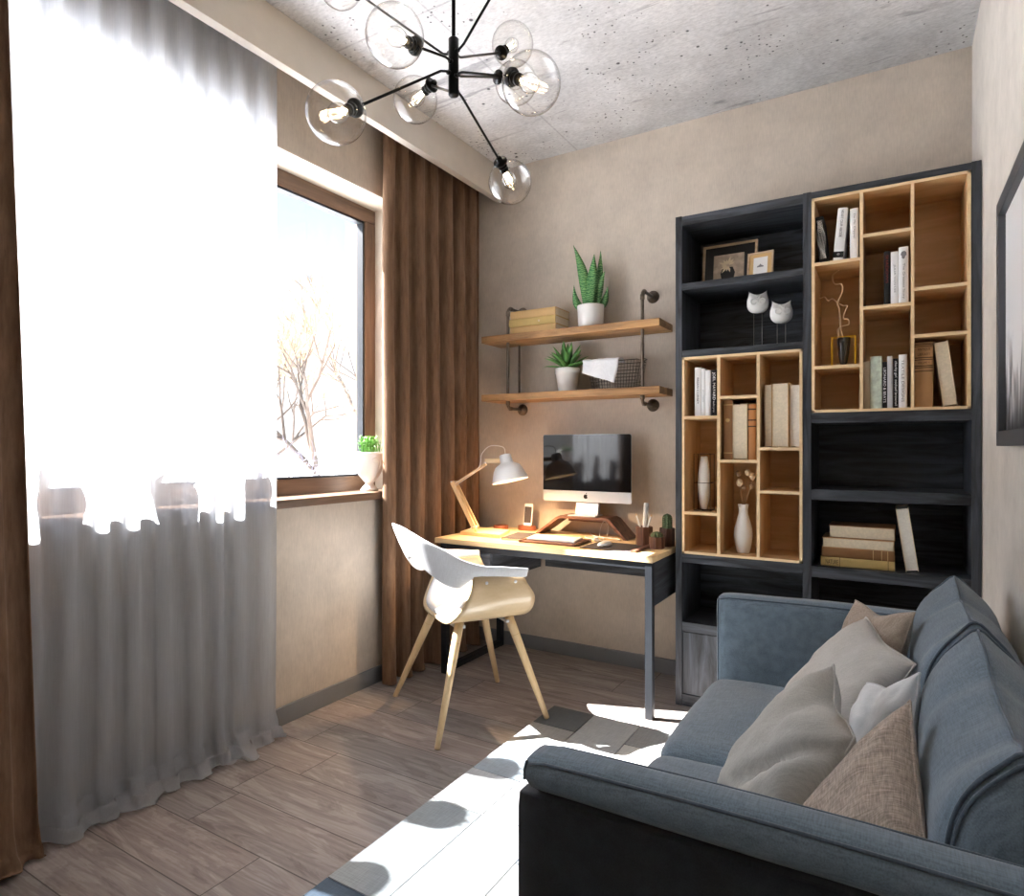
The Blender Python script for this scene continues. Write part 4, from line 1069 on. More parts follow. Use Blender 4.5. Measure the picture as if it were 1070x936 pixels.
def cactus(root, z, w, h, ribs, seed, spines):
    b = BM()
    def fn(u, v):
        a = 2 * PI * u; t = v
        rr = w * (math.sin(PI * (.12 + .88 * t)) ** .5 if t < .999 else 0) * (1 + .10 * math.cos(ribs * a))
        if h > 1.6 * w: rr = w * (1 + .10 * math.cos(ribs * a)) * (1 if t < .7 else math.sqrt(max(0, 1 - ((t - .7) / .3) ** 2)))
        return V((rr * math.cos(a), rr * math.sin(a), z + h * t))
    grid(b, fn, ribs * 6 + 1, 12); bmesh.ops.remove_doubles(b, verts=b.verts[:], dist=1e-5)
    bd = obj('cactus_body', b, M['cactus'], root)
    b = BM(); rnd = random.Random(seed)
    for k in range(ribs):
        for j in range(7):
            p = fn(k / ribs, .12 + .11 * j); n_ = V((p.x, p.y, .003)).normalized()
            for _ in range(2): tube(b, [p, p + (n_ + V((rnd.uniform(-.5, .5), rnd.uniform(-.5, .5), rnd.uniform(-.3, .6)))) * .007], [.0004, .0002], 3)
    obj('spines', b, M[spines], bd)
r = oct_pot('potted_cactus', 'small round cactus in a low walnut pot, front of the desk pots', 'plant', (-1.041, 3.165, zd), .040, .060)
b = BM(); lathe(b, [(0, .05), (.0365, .05)], 8); obj('soil', b, M['soil'], r); cactus(r, .045, .030, .042, 10, 3, 'stem')
r = oct_pot('potted_cactus', 'tall thin cactus in a walnut pot beside the bookcase', 'plant', (-1.020, 3.272, zd), .040, .094)
b = BM(); lathe(b, [(0, .084), (.0365, .084)], 8); obj('soil', b, M['soil'], r); cactus(r, .08, .0235, .09, 9, 4, 'twig')
# notebook, coaster, phone on dock
r = thing('notebook', 'thin notebook with a dark cover beside the walnut keyboard tray', 'notebook', (-1.842, 3.155, zd), (0, 0, math.radians(9)))
b = BM(); box(b, -.058, .058, -.125, .120, .0012, .0095); obj('pages', b, M['paper_w'], r)
b = BM(); box(b, -.060, .060, -.127, .122, .0095, .0118); box(b, -.060, .060, -.127, .122, 0, .0012); box(b, -.0615, -.0585, -.127, .122, 0, .0118); obj('cover', b, M['mat_dark'], r)
r = thing('coaster', 'round reddish wood coaster on the desk behind the lamp base', 'coaster', (-2.128, 3.405, zd))
M['redwood'] = wood("reddish_wood", (104, 56, 40), (142, 84, 62), 'x', 8, 16, .4)
b = BM(); lathe(b, [(0, 0), (.046, 0), (.048, .002), (.048, .024), (.045, .027), (0, .027)], 32); obj('disc', b, M['redwood'], r)
b = BM(); lathe(b, [(.030, .0272), (.034, .0272), (.034, .0282), (.030, .0282)], 32); obj('rim_groove', b, M['walnut_x'], r)
r = thing('phone_dock', 'oval reddish wood phone dock on the desk', 'dock', (-1.965, 3.452, zd))
b = BM(); prism(b, [(.062 * math.cos(2 * PI * i / 28), .038 * math.sin(2 * PI * i / 28)) for i in range(28)], 0, .030, 'xy', .003); obj('dock_base', b, M['redwood'], r)
b = BM(); box(b, -.030, .030, .013, .0165, .0302, .055); obj('back_rest', b, M['redwood'], r)
r = thing('smartphone', 'white smartphone standing upright in the wooden dock', 'phone', (-1.955, 3.440, zd + .0306), (math.radians(-7), 0, math.radians(-8)))
b = BM(); prism(b, [(-.031 + .006 * (1 - math.cos(a)) if False else x, z) for x, z in [(-.025, 0), (.025, 0), (.030, .003), (.031, .008), (.031, .127), (.030, .132), (.025, .135), (-.025, .135), (-.030, .132), (-.031, .127), (-.031, .008), (-.030, .003)] for a in (0,)], -.0035, .0035, 'xz', .001); obj('body', b, M['white_paint'], r)
b = BM(); box(b, -.027, .027, -.0043, -.0034, .017, .117); obj('screen', b, M['mat_dark'], r)
b = BM(); lathe(b, [(0, 0), (.005, 0), (.005, .0006), (0, .0006)], 16, axis=(0, -1, 0), origin=(0, -.0035, .0085)); obj('home_button', b, M['grey_cov'], r)

# ------------------------------------------------------------------ desk lamp
r = thing('desk_lamp', 'jointed pale wood desk lamp with a white metal shade, switched on', 'lamp', (-2.119, 3.08, DZ + .0004))
def lp(x, z, y=3.08): return V((x + 2.119, y - 3.08, z - DZ - .0004))
b = BM(); prism(b, [(-.078, -.018), (.205, -.028), (.130, .205), (-.140, .225)], 0, .020, 'xy', .003); obj('lamp_base', b, M['pine_x'], r)
def slat(b, p, q, w, t, yo):
    d = (q - p).normalized(); n_ = V((-d.z, 0, d.x)) * w
    poly = [p + n_, q + n_, q - n_, p - n_]
    prism(b, [(v.x, v.z) for v in poly], yo + .015 - t, yo + .015 + t, 'xz', .0015)
foot, elbow, elb2, wrist, head = lp(-2.108, .812), lp(-2.268, 1.078), lp(-2.035, 1.187), lp(-2.012, 1.208), lp(-1.900, 1.208)
b = BM(); slat(b, foot, elbow, .015, .004, -.016); slat(b, foot, elbow, .015, .004, .016); obj('lower_arm', b, M['pine_z'], r)
b = BM(); slat(b, elbow + V((.02, 0, -.01)), elb2, .008, .006, 0); obj('upper_arm', b, M['pine_x'], r)
b = BM(); slat(b, elb2 + V((.0, 0, .018)), head + V((0, 0, 0)), .013, .004, -.012); slat(b, elb2 + V((.0, 0, .018)), head, .013, .004, .012); obj('head_arm', b, M['pine_x'], r)
b = BM(); tube(b, [foot + V((0, .015, -.026)), foot + V((0, .015, .012))], .008, 12); obj('post', b, M['pine_z'], r)
b = BM()
for p in (foot + V((0, 0, .008)), elbow, elb2 + V((.006, 0, .008)), head - V((.012, 0, 0))):
    tube(b, [p + V((0, -.012, 0)), p + V((0, .042, 0))], .0045, 10)
tube(b, [elbow + V((.03, -.004, -.022)), elb2 + V((-.01, -.004, -.016))], .0018, 6)
obj('joint_bolt', b, M['alu'], r)
ax = V((-.235, 0, .972)).normalized(); oc = lp(-1.871, 1.093) + V((0, .015, 0))
shp = [(.104, 0), (.1045, .004), (.083, .066), (.068, .088), (.042, .102), (.036, .108), (.033, .150), (.028, .154), (0, .154)]
shi = [(0, .150), (.024, .148), (.030, .104), (.064, .084), (.080, .063), (.101, .003), (.104, 0)]
b = BM(); lathe(b, shp, 40, ax, oc); lathe(b, shi, 40, ax, oc); sd = obj('lamp_shade', b, M['white_paint'], r)
b = BM(); lathe(b, [(0, .028), (.014, .031), (.023, .044), (.024, .056), (.016, .078), (.013, .098), (.013, .125), (0, .125)], 20, ax, oc); obj('bulb', b, M['lamp_bulb'], sd)
b = BM()
cab = [oc + ax * .153, oc + ax * .185 + V((0, 0, .006)), lp(-1.948, 1.292), lp(-2.01, 1.288), lp(-2.058, 1.245), lp(-2.066, 1.20), lp(-2.09, 1.155), lp(-2.20, 1.095), lp(-2.255, 1.05), lp(-2.20, .94), lp(-2.13, .83), lp(-2.16, .795)]
tube(b, spl([c + V((0, .004, 0)) for c in cab]), .0022, 6); obj('cord', b, M['white_paint'], r)
ld = bpy.data.lights.new('desk_lamp_light', 'SPOT'); ld.energy = 10; ld.color = (1.0, .66, .36); ld.spot_size = math.radians(150); ld.spot_blend = .6; ld.shadow_soft_size = .02
lo = bpy.data.objects.new('desk_lamp_light', ld); COL.objects.link(lo); lo.parent = r; lo.location = oc + ax * .018; lo.rotation_euler = ax.to_track_quat('Z', 'Y').to_euler()

# ------------------------------------------------------------------ chair
ch = thing('desk_chair', 'bent-plywood armchair with white upholstered back and splayed wooden legs at the desk', 'chair', (-1.785, 2.565, 0), (0, 0, math.radians(-33)))
def Upt(s, off=0.0, hw=.252, zb=.476, zt=.702, y=0):
    """outline of the U shell; s in -1..1 from left rim over the bottom to right rim"""
    a = s * PI / 2
    # superellipse lower half then straight walls
    x = math.copysign(abs(math.sin(a)) ** .62, s) * (hw - off)
    zc = 1 - abs(math.cos(a)) ** .62
    z = zb + off + (zt - zb - off) * zc ** 1.25
    return x, z
def yr(s):   # rear edge of the ply as a function of s
    k = max(0, (abs(s) - .25) / .75); return -.178 + .095 * k ** 2.0
def yf_(s):  # front edge
    k = abs(s); return .145 + .085 * math.sin(min(1, k / .8) * PI / 2) - .07 * max(0, (k - .80) / .20) ** 2
b = BM()
def ply(u, v):
    s = -1 + 2 * u; x, z = Upt(s); return V((x, yr(s) + (yf_(s) - yr(s)) * v, z))
grid(b, ply, 49, 14)
obj('seat_shell', b, M['ply'] if 'ply' in M else M.setdefault('ply', wood("glossy_birch_shell", (196, 170, 132), (224, 200, 164), 'y', 6, 6, .18, wav=1.0, bump=.02, spec=.6)), ch, solid=.014)
b = BM()
def pad(u, v):
    s = (-1 + 2 * u) * .93; x, z = Upt(s, .019); y0, y1 = yr(s) + .012, yf_(s) - .012
    return V((x, y0 + (y1 - y0) * v, z + .006 * math.sin(PI * v) * (1 - s * s)))
grid(b, pad, 45, 12); obj('seat_pad', b, M['chair_white'], ch, solid=.022)
# back band that runs forward into the two arm rests
def band(u):
    """u -1..1 : lower and upper edge points of the band on the outer side"""
    s = abs(u); sg = math.copysign(1, u)
    th = min(1, s / .58) * PI / 2
    if s <= .58:
        bx, by = .245 * math.sin(th), -.285 + .175 * (1 - math.cos(th))
        tx, ty = .262 * math.sin(th), -.372 + .225 * (1 - math.cos(th))
    else:
        q = (s - .58) / .42
        bx, by = .245 + .030 * q, -.11 + .285 * q
        tx, ty = .262 + .030 * q, -.147 + .325 * q
    def sm(k): k = max(0, min(1, k)); return k * k * (3 - 2 * k)
    lo = .757 - .105 * sm(s / .5) + .046 * sm((s - .50) / .16) - .014 * sm((s - .72) / .28)
    hi = .930 - .018 * s - .108 * sm((s - .06) / .56) - .062 * sm((s - .42) / .36) - .014 * sm((s - .78) / .22)
    return V((sg * bx, by, lo)), V((sg * tx, ty, hi))
b = BM()
nb, nv = 61, 7
outer = []; inner = []
for i in range(nb):
    u = -1 + 2 * i / (nb - 1); p, q = band(u)
    p2, q2 = band(u + .002 if u < 1 else u); tdir = (p2 - p) if u < 1 else (p - band(u - .002)[0])
    nrm = V((tdir.y, -tdir.x, 0)).normalized()          # pointing outward/back
    th = .024 - .006 * abs(u)
    ro, ri = [], []
    for j in range(nv):
        v = j / (nv - 1); c = p.lerp(q, v); e = th * .5 * max(.25, math.sin(PI * (.08 + .84 * v)) ** .6)
        ro.append(b.verts.new(c + nrm * e)); ri.append(b.verts.new(c - nrm * e))
    outer.append(ro); inner.append(ri)
for i in range(nb - 1):
    for j in range(nv - 1):
        b.faces.new((outer[i][j], outer[i + 1][j], outer[i + 1][j + 1], outer[i][j + 1]))
        b.faces.new((inner[i][j], inner[i][j + 1], inner[i + 1][j + 1], inner[i + 1][j]))
    b.faces.new((outer[i][0], inner[i][0], inner[i + 1][0], outer[i + 1][0])); b.faces.new((outer[i][-1], outer[i + 1][-1], inner[i + 1][-1], inner[i][-1]))
for R in (0, -1):
    for j in range(nv - 1): b.faces.new((outer[R][j], outer[R][j + 1], inner[R][j + 1], inner[R][j]))
for f in b.faces: f.smooth = True
obj('backrest', b, M['chair_white'], ch, sub=1)
for nm, (tx, ty), (fx, fy_) in (('leg', (-.165, -.115), (-.325, -.28)), ('leg', (.165, -.115), (.325, -.28)), ('leg', (-.165, .135), (-.278, .28)), ('leg', (.165, .135), (.278, .28))):
    b = BM(); p, q = V((tx, ty, .482)), V((fx, fy_, .0125 if fx > 0 and fy_ > 0 else 0)); d = q - p
    pts = [p + d * t for t in (0, .12, .3, .6, .985, 1)]
    tube(b, pts, [.0205, .021, .0195, .0165, .0125, .0115], 16); lg = obj(nm, b, M['pine_z'], ch)
    b = BM(); tube(b, [p + d * .175, p + d * .180], .0212, 16); obj('leg_joint', b, M['birch_z'], lg)
b = BM()
for y in (-.115, .135):
    box(b, -.185, .185, y - .022, y + .022, .456, .470, .003)
box(b, -.02, .02, -.115, .135, .457, .468, .002)
obj('under_bracket', b, M['grey_cov'], ch)
for s in (-1, 1):
    for y, z in ((-.02, .690), (.125, .684)):
        b = BM(); lathe(b, [(0, 0), (.008, 0), (.007, .003), (0, .0035)], 14, axis=(s, 0, -.05), origin=(s * .2575, y, z - .02)); obj('bolt', b, M['alu'], ch)

# ------------------------------------------------------------------ sofa
sf = thing('sofa', 'slate blue upholstered two-seat sofa along the right wall', 'sofa', (-.15, 1.78, 0))
def so(x, y, z): return (x + .15, y - 1.78, z)
def sbm(fn=None): return BM()
def spart(name, m, x0, x1, y0, y1, z0, z1, r, bul=(0, 0, 0), n=16, wob=0.0, seed=0, fn=None, parent=sf, label=None):
    b = BM(); puff(b, x0 + .15, x1 + .15, y0 - 1.78, y1 - 1.78, z0, z1, r, bul, n, wob, seed, fn); return obj(name, b, M[m], parent, label=label)
SX0, SX1 = -.592, .275
YN, YFA = 1.008, 2.60
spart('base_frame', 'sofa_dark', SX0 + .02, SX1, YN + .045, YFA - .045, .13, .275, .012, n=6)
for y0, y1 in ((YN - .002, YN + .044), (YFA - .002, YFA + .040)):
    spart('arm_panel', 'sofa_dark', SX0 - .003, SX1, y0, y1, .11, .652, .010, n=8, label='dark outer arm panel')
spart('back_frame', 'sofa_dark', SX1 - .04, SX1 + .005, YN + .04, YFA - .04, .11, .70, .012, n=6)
def armfn(p):
    p = p.copy(); t = max(0, (p.z - .55) / .17); p.z -= .010 * (1 - abs(math.sin((p.x + .4) * 3.2))) * t * .6; return p
def sag(x): return .010 * (1 - abs(math.sin((x + .55) * 3.2))) * .58
for y0, y1 in ((YN, YN + .092), (YFA - .100, YFA - .004)):
    near = y0 < 1.5
    a = spart('arm_cushion', 'sofa', SX0, SX1 - .03, y0, y1, .655 if near else .26, .722, .032, (0, .004, .006), 18, .002, 3 if near else 4, armfn)
    if near: spart('arm_lining', 'sofa', SX0 + .002, SX1 - .04, y0 + .046, y1 - .002, .26, .68, .018, (0, .004, 0), 14, .002, 5)
    b = BM()
    for yy in (y0 + .0082, y1 - .0082):
        xs = [SX0 + .018 + (SX1 - .10 - SX0) * i / 24 for i in range(25)]
        tube(b, [so(x, yy, .7138 - sag(x) + .003 * math.sin(PI * i / 24) - (.007 if i in (0, 24) else 0)) for i, x in enumerate(xs)], .0032, 6)
    zb_ = .672 if near else .30
    tube(b, [so(SX0 + .0085, y0 + .0085, zb_), so(SX0 + .0085, y0 + .0085, .69), so(SX0 + .012, y0 + .011, .7105 - sag(SX0))], .003, 6)
    tube(b, [so(SX0 + .0085, y1 - .0085, zb_), so(SX0 + .0085, y1 - .0085, .69), so(SX0 + .012, y1 - .011, .7105 - sag(SX0))], .003, 6)
    obj('piping', b, M['sofa_seam'], a)
for y0, y1, s in ((1.095, 1.806, 1), (1.812, 2.502, 2)):
    sc = spart('seat_cushion', 'sofa', SX0 - .004, .10, y0, y1, .275, .415, .05, (.012, .004, .030), 20, .006, s * 7)
    b = BM(); tube(b, [so(SX0 + .004, y0 + .03, .29), so(SX0 - .012, (y0 + y1) / 2, .292), so(SX0 + .004, y1 - .03, .29)], .003, 6); obj('piping', b, M['sofa_seam'], sc)
# back cushions: tent-shaped, with a seam along the ridge
def back_cushion(y0, y1, seed, rz):
    prof = [(.272, .40), (.160, .39), (.078, .41), (.050, .46), (.042, .56), (.042, .66), (.054, .74), (.082, .800), (.122, .843), (.160, .872), (.198, .846), (.240, .805), (.268, .75), (.276, .66), (.276, .50)]
    m = len(prof); b = BM(); n = 34; rows = []
    for i in range(n + 1):
        t = i / n; y = y0 + (y1 - y0) * t
        e = min(t, 1 - t) * 2
        infl = 1 - .16 * (1 - min(1, e / .16)) ** 2.2                     # ends draw in
        sag = rz(t)
        row = []
        for k in range(m):
            # resample profile smoothly
            p0, p1, p2, p3 = prof[(k - 1) % m], prof[k], prof[(k + 1) % m], prof[(k + 2) % m]
            for j in range(3):
                f = j / 3
                x = .5 * (2 * p1[0] + (p2[0] - p0[0]) * f + (2 * p0[0] - 5 * p1[0] + 4 * p2[0] - p3[0]) * f * f + (3 * p1[0] - p0[0] - 3 * p2[0] + p3[0]) * f ** 3)
                z = .5 * (2 * p1[1] + (p2[1] - p0[1]) * f + (2 * p0[1] - 5 * p1[1] + 4 * p2[1] - p3[1]) * f * f + (3 * p1[1] - p0[1] - 3 * p2[1] + p3[1]) * f ** 3)
                top = max(0, min(1, (z - .62) / .24))
                X = .165 + (x - .165) * infl; Z = .56 + (z - .56) * (infl if z < .56 else 1) + sag * top
                ww = noise.noise(V((X * 9, y * 5 + seed, Z * 7))) * .007 - .012 * top * abs(math.sin((t + .1 * math.sin(Z * 9)) * PI * 2.1)) ** 12 * .8
                Y = y + (.012 * noise.noise(V((X * 8, Z * 8, seed))) if 0 < i < n else 0)
                d = V((X - .165, 0, Z - .60)).normalized() * ww
                row.append(b.verts.new(so(X + d.x, Y, Z + d.z)))
        rows.append(row)
    for r0, r1 in zip(rows, rows[1:]):
        L_ = len(r0)
        for k in range(L_):
            f = b.faces.new((r0[k], r0[(k + 1) % L_], r1[(k + 1) % L_], r1[k])); f.smooth = True
    # puffed end caps
    for R, sg in ((rows[0], -1), (rows[-1], 1)):
        c = sum((v.co for v in R), V()) / len(R); prev = R
        for s_, o_ in ((.82, .016), (.5, .030), (.2, .036)):
            cur = [b.verts.new(c + (v.co - c) * s_ + V((0, sg * o_, 0))) for v in R]
            for k in range(len(R)):
                f = b.faces.new((prev[k], prev[(k + 1) % len(R)], cur[(k + 1) % len(R)], cur[k])); f.smooth = True
            prev = cur
        cv = b.verts.new(c + V((0, sg * .038, 0)))
        for k in range(len(R)):
            f = b.faces.new((prev[k], prev[(k + 1) % len(R)], cv)); f.smooth = True
    tops = [max(r, key=lambda v: v.co.z).co.copy() for r in rows]
    ends = [[v.co.copy() for v in rows[0]], [v.co.copy() for v in rows[-1]]]
    o = obj('back_cushion', b, M['sofa'], sf)
    b = BM(); tube(b, [t + V((0, 0, .0012)) for t in tops], .003, 6)
    for E_, sg in zip(ends, (-1, 1)):
        c = sum(E_, V()) / len(E_)
        tube(b, [c + (p - c) * 1.008 for p in E_], .0036, 6, closed=True)
        tube(b, [c + (p - c) * .935 + V((0, sg * .0075, 0)) for p in E_], .0030, 6, closed=True)
    obj('piping', b, M['sofa_seam'], o)
back_cushion(1.155, 1.775, 1.0, lambda t: -.028 - .030 * math.sin(PI * min(1, t * 1.25)) + .025 * t)
back_cushion(1.835, 2.440, 7.0, lambda t: -.004 - .018 * math.sin(PI * t) + .012 * t)
for x in (SX0 + .05, SX1 - .06):
    for y in (YN + .05, YFA - .05):
        b = BM(); tube(b, [so(x, y, .125), so(x, y, .0125 if x < 0 else .0)], [.016, .011], 12); obj('leg', b, M['black_metal'], sf)

# ------------------------------------------------------------------ loose cushions
def pillow(label, m, TL, TR, BR, BL, Tf, Tb, pinch=.07, dent=.10, seed=0, crease=None):
    TL, TR, BR, BL = V(TL), V(TR), V(BR), V(BL)
    cen = (TL + TR + BR + BL) / 4
    N_ = ((TR - BL).cross(TL - BR)); N_.normalize()
    if N_.x > 0: N_ = -N_                                # face looks into the room (-x)
    b = BM(); n = 30
    def P(u, v, side):
        k = pinch
        uu = u * (1 - k * (1 - v * v)); vv = v * (1 - k * (1 - u * u))
        tp = max(0, (v + .2) / 1.2)
        vv -= dent * math.exp(-(u / .42) ** 2) * tp ** 2
        a, c = (uu + 1) / 2, (vv + 1) / 2
        p = BL * (1 - a) * (1 - c) + BR * a * (1 - c) + TL * (1 - a) * c + TR * a * c
        f = max(0, (1 - u ** 4)) ** .62 * max(0, (1 - v ** 4)) ** .62
        f *= 1 - .45 * dent * 6 * math.exp(-(u / .16) ** 2) * tp ** 1.5 if dent else 1
        h = (Tf if side > 0 else -Tb) * f
        rim = 1 - max(abs(u), abs(v)) ** 6
        w = noise.noise(V((u * 2.4 + seed, v * 2.4, side * 3.1))) * .010 + noise.noise(V((u * 6 + seed, v * 6, side))) * .004
        # creases running in from the corners
        cr = 0
        for su in (-1, 1):
            for sv in (-1, 1):
                d1 = abs((u - su) * sv - (v - sv) * su) / 1.414; rr = math.hypot(u - su, v - sv)
                cr -= .006 * math.exp(-(d1 / .09) ** 2) * math.exp(-((rr - .45) / .3) ** 2)
        if crease and side > 0:
            (ua, va), (ub, vb), dep, wd_ = crease; L2 = (ub - ua) ** 2 + (vb - va) ** 2
            t = ((u - ua) * (ub - ua) + (v - va) * (vb - va)) / L2; dd = abs((u - ua) * (vb - va) - (v - va) * (ub - ua)) / math.sqrt(L2)
            if 0 < t < 1.15: h -= dep * math.exp(-(dd / wd_) ** 2) * math.sin(PI * t / 1.15) ** .6
        return p + N_ * (h + (w * rim + cr * rim) * (1 if side > 0 else -1))
    rows = {}
    for side in (1, -1):
        g = []
        for i in range(n + 1):
            r_ = []
            for j in range(n + 1):
                u, v = -1 + 2 * i / n, -1 + 2 * j / n
                u = math.sin(u * PI / 2) * .55 + u * .45; v = math.sin(v * PI / 2) * .55 + v * .45
                if side < 0 and (i in (0, n) or j in (0, n)): r_.append(rows[1][i][j])
                else: r_.append(b.verts.new(P(u, v, side)))
            g.append(r_)
        rows[side] = g
        for i in range(n):
            for j in range(n):
                q = (g[i][j], g[i + 1][j], g[i + 1][j + 1], g[i][j + 1])
                f = b.faces.new(q if side > 0 else q[::-1]); f.smooth = True
    g = rows[1]
    edge = [g[i][0].co.copy() for i in range(n)] + [g[n][j].co.copy() for j in range(n)] + [g[i][n].co.copy() for i in range(n, 0, -1)] + [g[0][j].co.copy() for j in range(n, 0, -1)]
    for v in b.verts: v.co -= cen
    r = thing('cushion', label, 'cushion', cen, group='loose cushions on the sofa')
    c = obj('cushion_cover', b, M[m], r)
    b = BM(); tube(b, [e - cen for e in edge], .0026, 6, closed=True); obj('seam', b, M[m], c)
pillow('taupe cushion at the back, standing between the far arm and the far back cushion', 'cush_taupe', (-.112, 2.40, .775), (.048, 2.13, .815), (-.04, 2.06, .45), (-.20, 2.34, .45), .055, .05, .08, .10, 1)
pillow('large warm grey cushion leaning in front of the taupe cushion', 'cush_grey', (-.075, 2.22, .765), (.046, 1.96, .718), (-.12, 1.84, .445), (-.325, 2.19, .455), .075, .055, .05, .05, 2)
pillow('white cushion tucked between the grey cushions and the near back cushion', 'cush_white', (-.060, 1.83, .690), (.048, 1.70, .775), (.015, 1.57, .46), (-.12, 1.70, .455), .050, .045, .07, .10, 3)
pillow('grey-beige cushion lying in front, with deep creases at its corners', 'cush_sage', (-.125, 1.695, .765), (-.068, 1.42, .710), (-.19, 1.33, .450), (-.375, 1.60, .440), .085, .06, .05, .11, 4, ((1, .75), (.05, -.55), .030, .09))
pillow('brown marled cushion in front, one corner pointing up beside the near back cushion', 'cush_brown', (.026, 1.475, .785), (.040, 1.175, .660), (-.10, 1.14, .435), (-.215, 1.36, .450), .060, .05, .03, .0, 5)

# ------------------------------------------------------------------ chandelier
HX, HY = -1.199, 1.636
cd = thing('chandelier', 'black branching chandelier with clear glass globes under the concrete ceiling', 'chandelier', (HX, HY, 2.395))
def cl_(p): return V(p) - V((HX, HY, 2.395))
b = BM(); lathe(b, [(0, 0), (.014, 0), (.0168, .003), (.0168, .179), (.014, .182), (0, .182)], 24); obj('hub', b, M['black_metal'], cd)
b = BM(); tube(b, [(0, 0, .18), (0, 0, ZC - 2.395 - .02)], .0062, 12); obj('rod', b, M['black_metal'], cd)
b = BM(); lathe(b, [(0, 0), (.05, 0), (.06, .008), (.06, .0245), (0, .0245)], 32, origin=(0, 0, ZC - 2.395 - .0255)); obj('ceiling_rose', b, M['black_metal'], cd)
RG = .080
lamps = [  # centre of globe, socket hint, height of the arm's root on the hub, bend point
    ((-1.293, 1.230, 2.183), (-1.305, 1.351, 2.264), 2.462, None),
    ((-1.177, 1.334, 2.411), (-1.181, 1.46, 2.442), 2.495, None),
    ((-1.496, 1.807, 2.546), (-1.413, 1.788, 2.562), 2.430, None),
    ((-.841, 1.501, 2.263), (-.919, 1.524, 2.316), 2.452, None),
    ((-1.249, 2.108, 2.683), (-1.279, 1.997, 2.664), 2.480, None),
    ((-1.227, 2.028, 2.268), (-1.217, 1.952, 2.304), 2.420, None),
    ((-1.260, 2.101, 2.830), (-1.272, 2.012, 2.745), 2.540, None),
    ((-1.792, 1.723, 3.020), (-1.692, 1.736, 2.958), 2.540, None),
    ((-.904, 1.557, 2.720), (-.970, 1.580, 2.668), 2.532, None),
]
for G, S, hz, bend in lamps:
    G, S = V(G), V(S)
    d = (G - S).normalized()
    if d.angle(G - V((HX, HY, hz))) > 1.2: d = (G - V((HX, HY, hz))).normalized()
    sock = G - d * (RG + .012)
    out = V((sock.x - HX, sock.y - HY, 0)).normalized()
    b = BM(); p0 = V((HX, HY, hz)) + out * .012; p1 = V((HX, HY, hz)) + out * .040
    tube(b, [cl_(p0), cl_(p0 + out * .012)], .0072, 10); tube(b, [cl_(p0), cl_(p1 - out * .01), cl_(p1 + (sock - p1).normalized() * .012), cl_(sock)], .0042, 10)
    arm = obj('arm', b, M['black_metal'], cd)
    b = BM()
    lathe(b, [(0, -.024), (.008, -.024), (.011, -.018), (.011, -.008), (.0255, -.006), (.0255, .0015), (.015, .003), (.015, .012), (.0175, .013), (.0175, .019), (.0145, .020), (.0145, .028), (.0165, .029), (.0165, .036), (.012, .04), (0, .04)], 24, axis=d, origin=cl_(sock))
    obj('socket', b, M['black_metal'], arm)
    b = BM(); pr = []
    a0, a1 = math.radians(11), math.radians(149)                       # open at both ends
    for i in range(29):
        a = a0 + (a1 - a0) * i / 28; pr.append((RG * math.sin(a), -RG * math.cos(a)))
    rl = pr[-1]; pr += [(rl[0] - .003, rl[1] + .004), (rl[0] - .006, rl[1] + .001)]
    lathe(b, pr, 48, axis=d, origin=cl_(G)); 
    obj('glass_globe', b, M['bulb_glass'], arm)
    b = BM(); lathe(b, [(0, .036), (.011, .038), (.014, .046), (.024, .070), (.0265, .086), (.022, .102), (.012, .112), (0, .115)], 24, axis=d, origin=cl_(sock))
    obj('bulb_glass', b, M['bulb_glass'], arm)
    b = BM(); o_ = cl_(sock); e1 = d.orthogonal().normalized(); e2 = d.cross(e1)
    for k in range(4):
        a = k * PI / 2; w1 = (e1 * math.cos(a) + e2 * math.sin(a)); w2 = (e1 * math.cos(a + .7) + e2 * math.sin(a + .7))
        tube(b, [o_ + d * .045 + w1 * .004, o_ + d * .092 + w1 * .011, o_ + d * .050 + w2 * .008], .0009, 5)
    obj('filament', b, M['filament'], arm)

# ------------------------------------------------------------------ picture on the right wall
r = thing('wall_picture', 'black and white photograph in a dark grey frame on the right wall', 'picture', (XR, 2.474, 1.286))
b = BM(); pw, ph, pt, rim = .72, .748, .030, .045
for q in ((0, -pw, 0, rim), (0, -pw, ph - rim, ph)): box(b, -pt, -.0004, -pw, 0, q[2], q[3], .002)
box(b, -pt, -.0004, -rim, 0, rim, ph - rim, .002); box(b, -pt, -.0004, -pw, -pw + rim, rim, ph - rim, .002)
obj('frame', b, M['grey_frame'], r)
def art_mat():
    m, nt, bb = newmat("monochrome_print"); N, L = nt.nodes, nt.links
    tc = N.new("ShaderNodeTexCoord"); mp = N.new("ShaderNodeMapping"); mp.inputs["Scale"].default_value = (1, 6, 1.6); L.new(tc.outputs["Object"], mp.inputs["Vector"])
    n = N.new("ShaderNodeTexNoise"); n.inputs["Scale"].default_value = 2.2; n.inputs["Detail"].default_value = 7; n.inputs["Distortion"].default_value = 1.2; L.new(mp.outputs[0], n.inputs["Vector"])
    sp = N.new("ShaderNodeSeparateXYZ"); L.new(tc.outputs["Object"], sp.inputs[0])
    ma = N.new("ShaderNodeMath"); ma.operation = 'MULTIPLY_ADD'; ma.inputs[1].default_value = 1.1; L.new(sp.outputs["Z"], ma.inputs[0]); ma.inputs[2].default_value = -.13
    ad = N.new("ShaderNodeMath"); ad.operation = 'ADD'; L.new(n.outputs["Fac"], ad.inputs[0]); L.new(ma.outputs[0], ad.inputs[1])
    cr = N.new("ShaderNodeValToRGB"); e = cr.color_ramp.elements; e[0].position = .42; e[0].color = lin((28, 28, 32)); e[1].position = .68; e[1].color = lin((244, 244, 246))
    k = e.new(.52); k.color = lin((132, 134, 140))
    L.new(ad.outputs[0], cr.inputs["Fac"]); L.new(cr.outputs["Color"], bb.inputs["Base Color"]); bb.inputs["Roughness"].default_value = .3
    return m
M['art'] = art_mat()
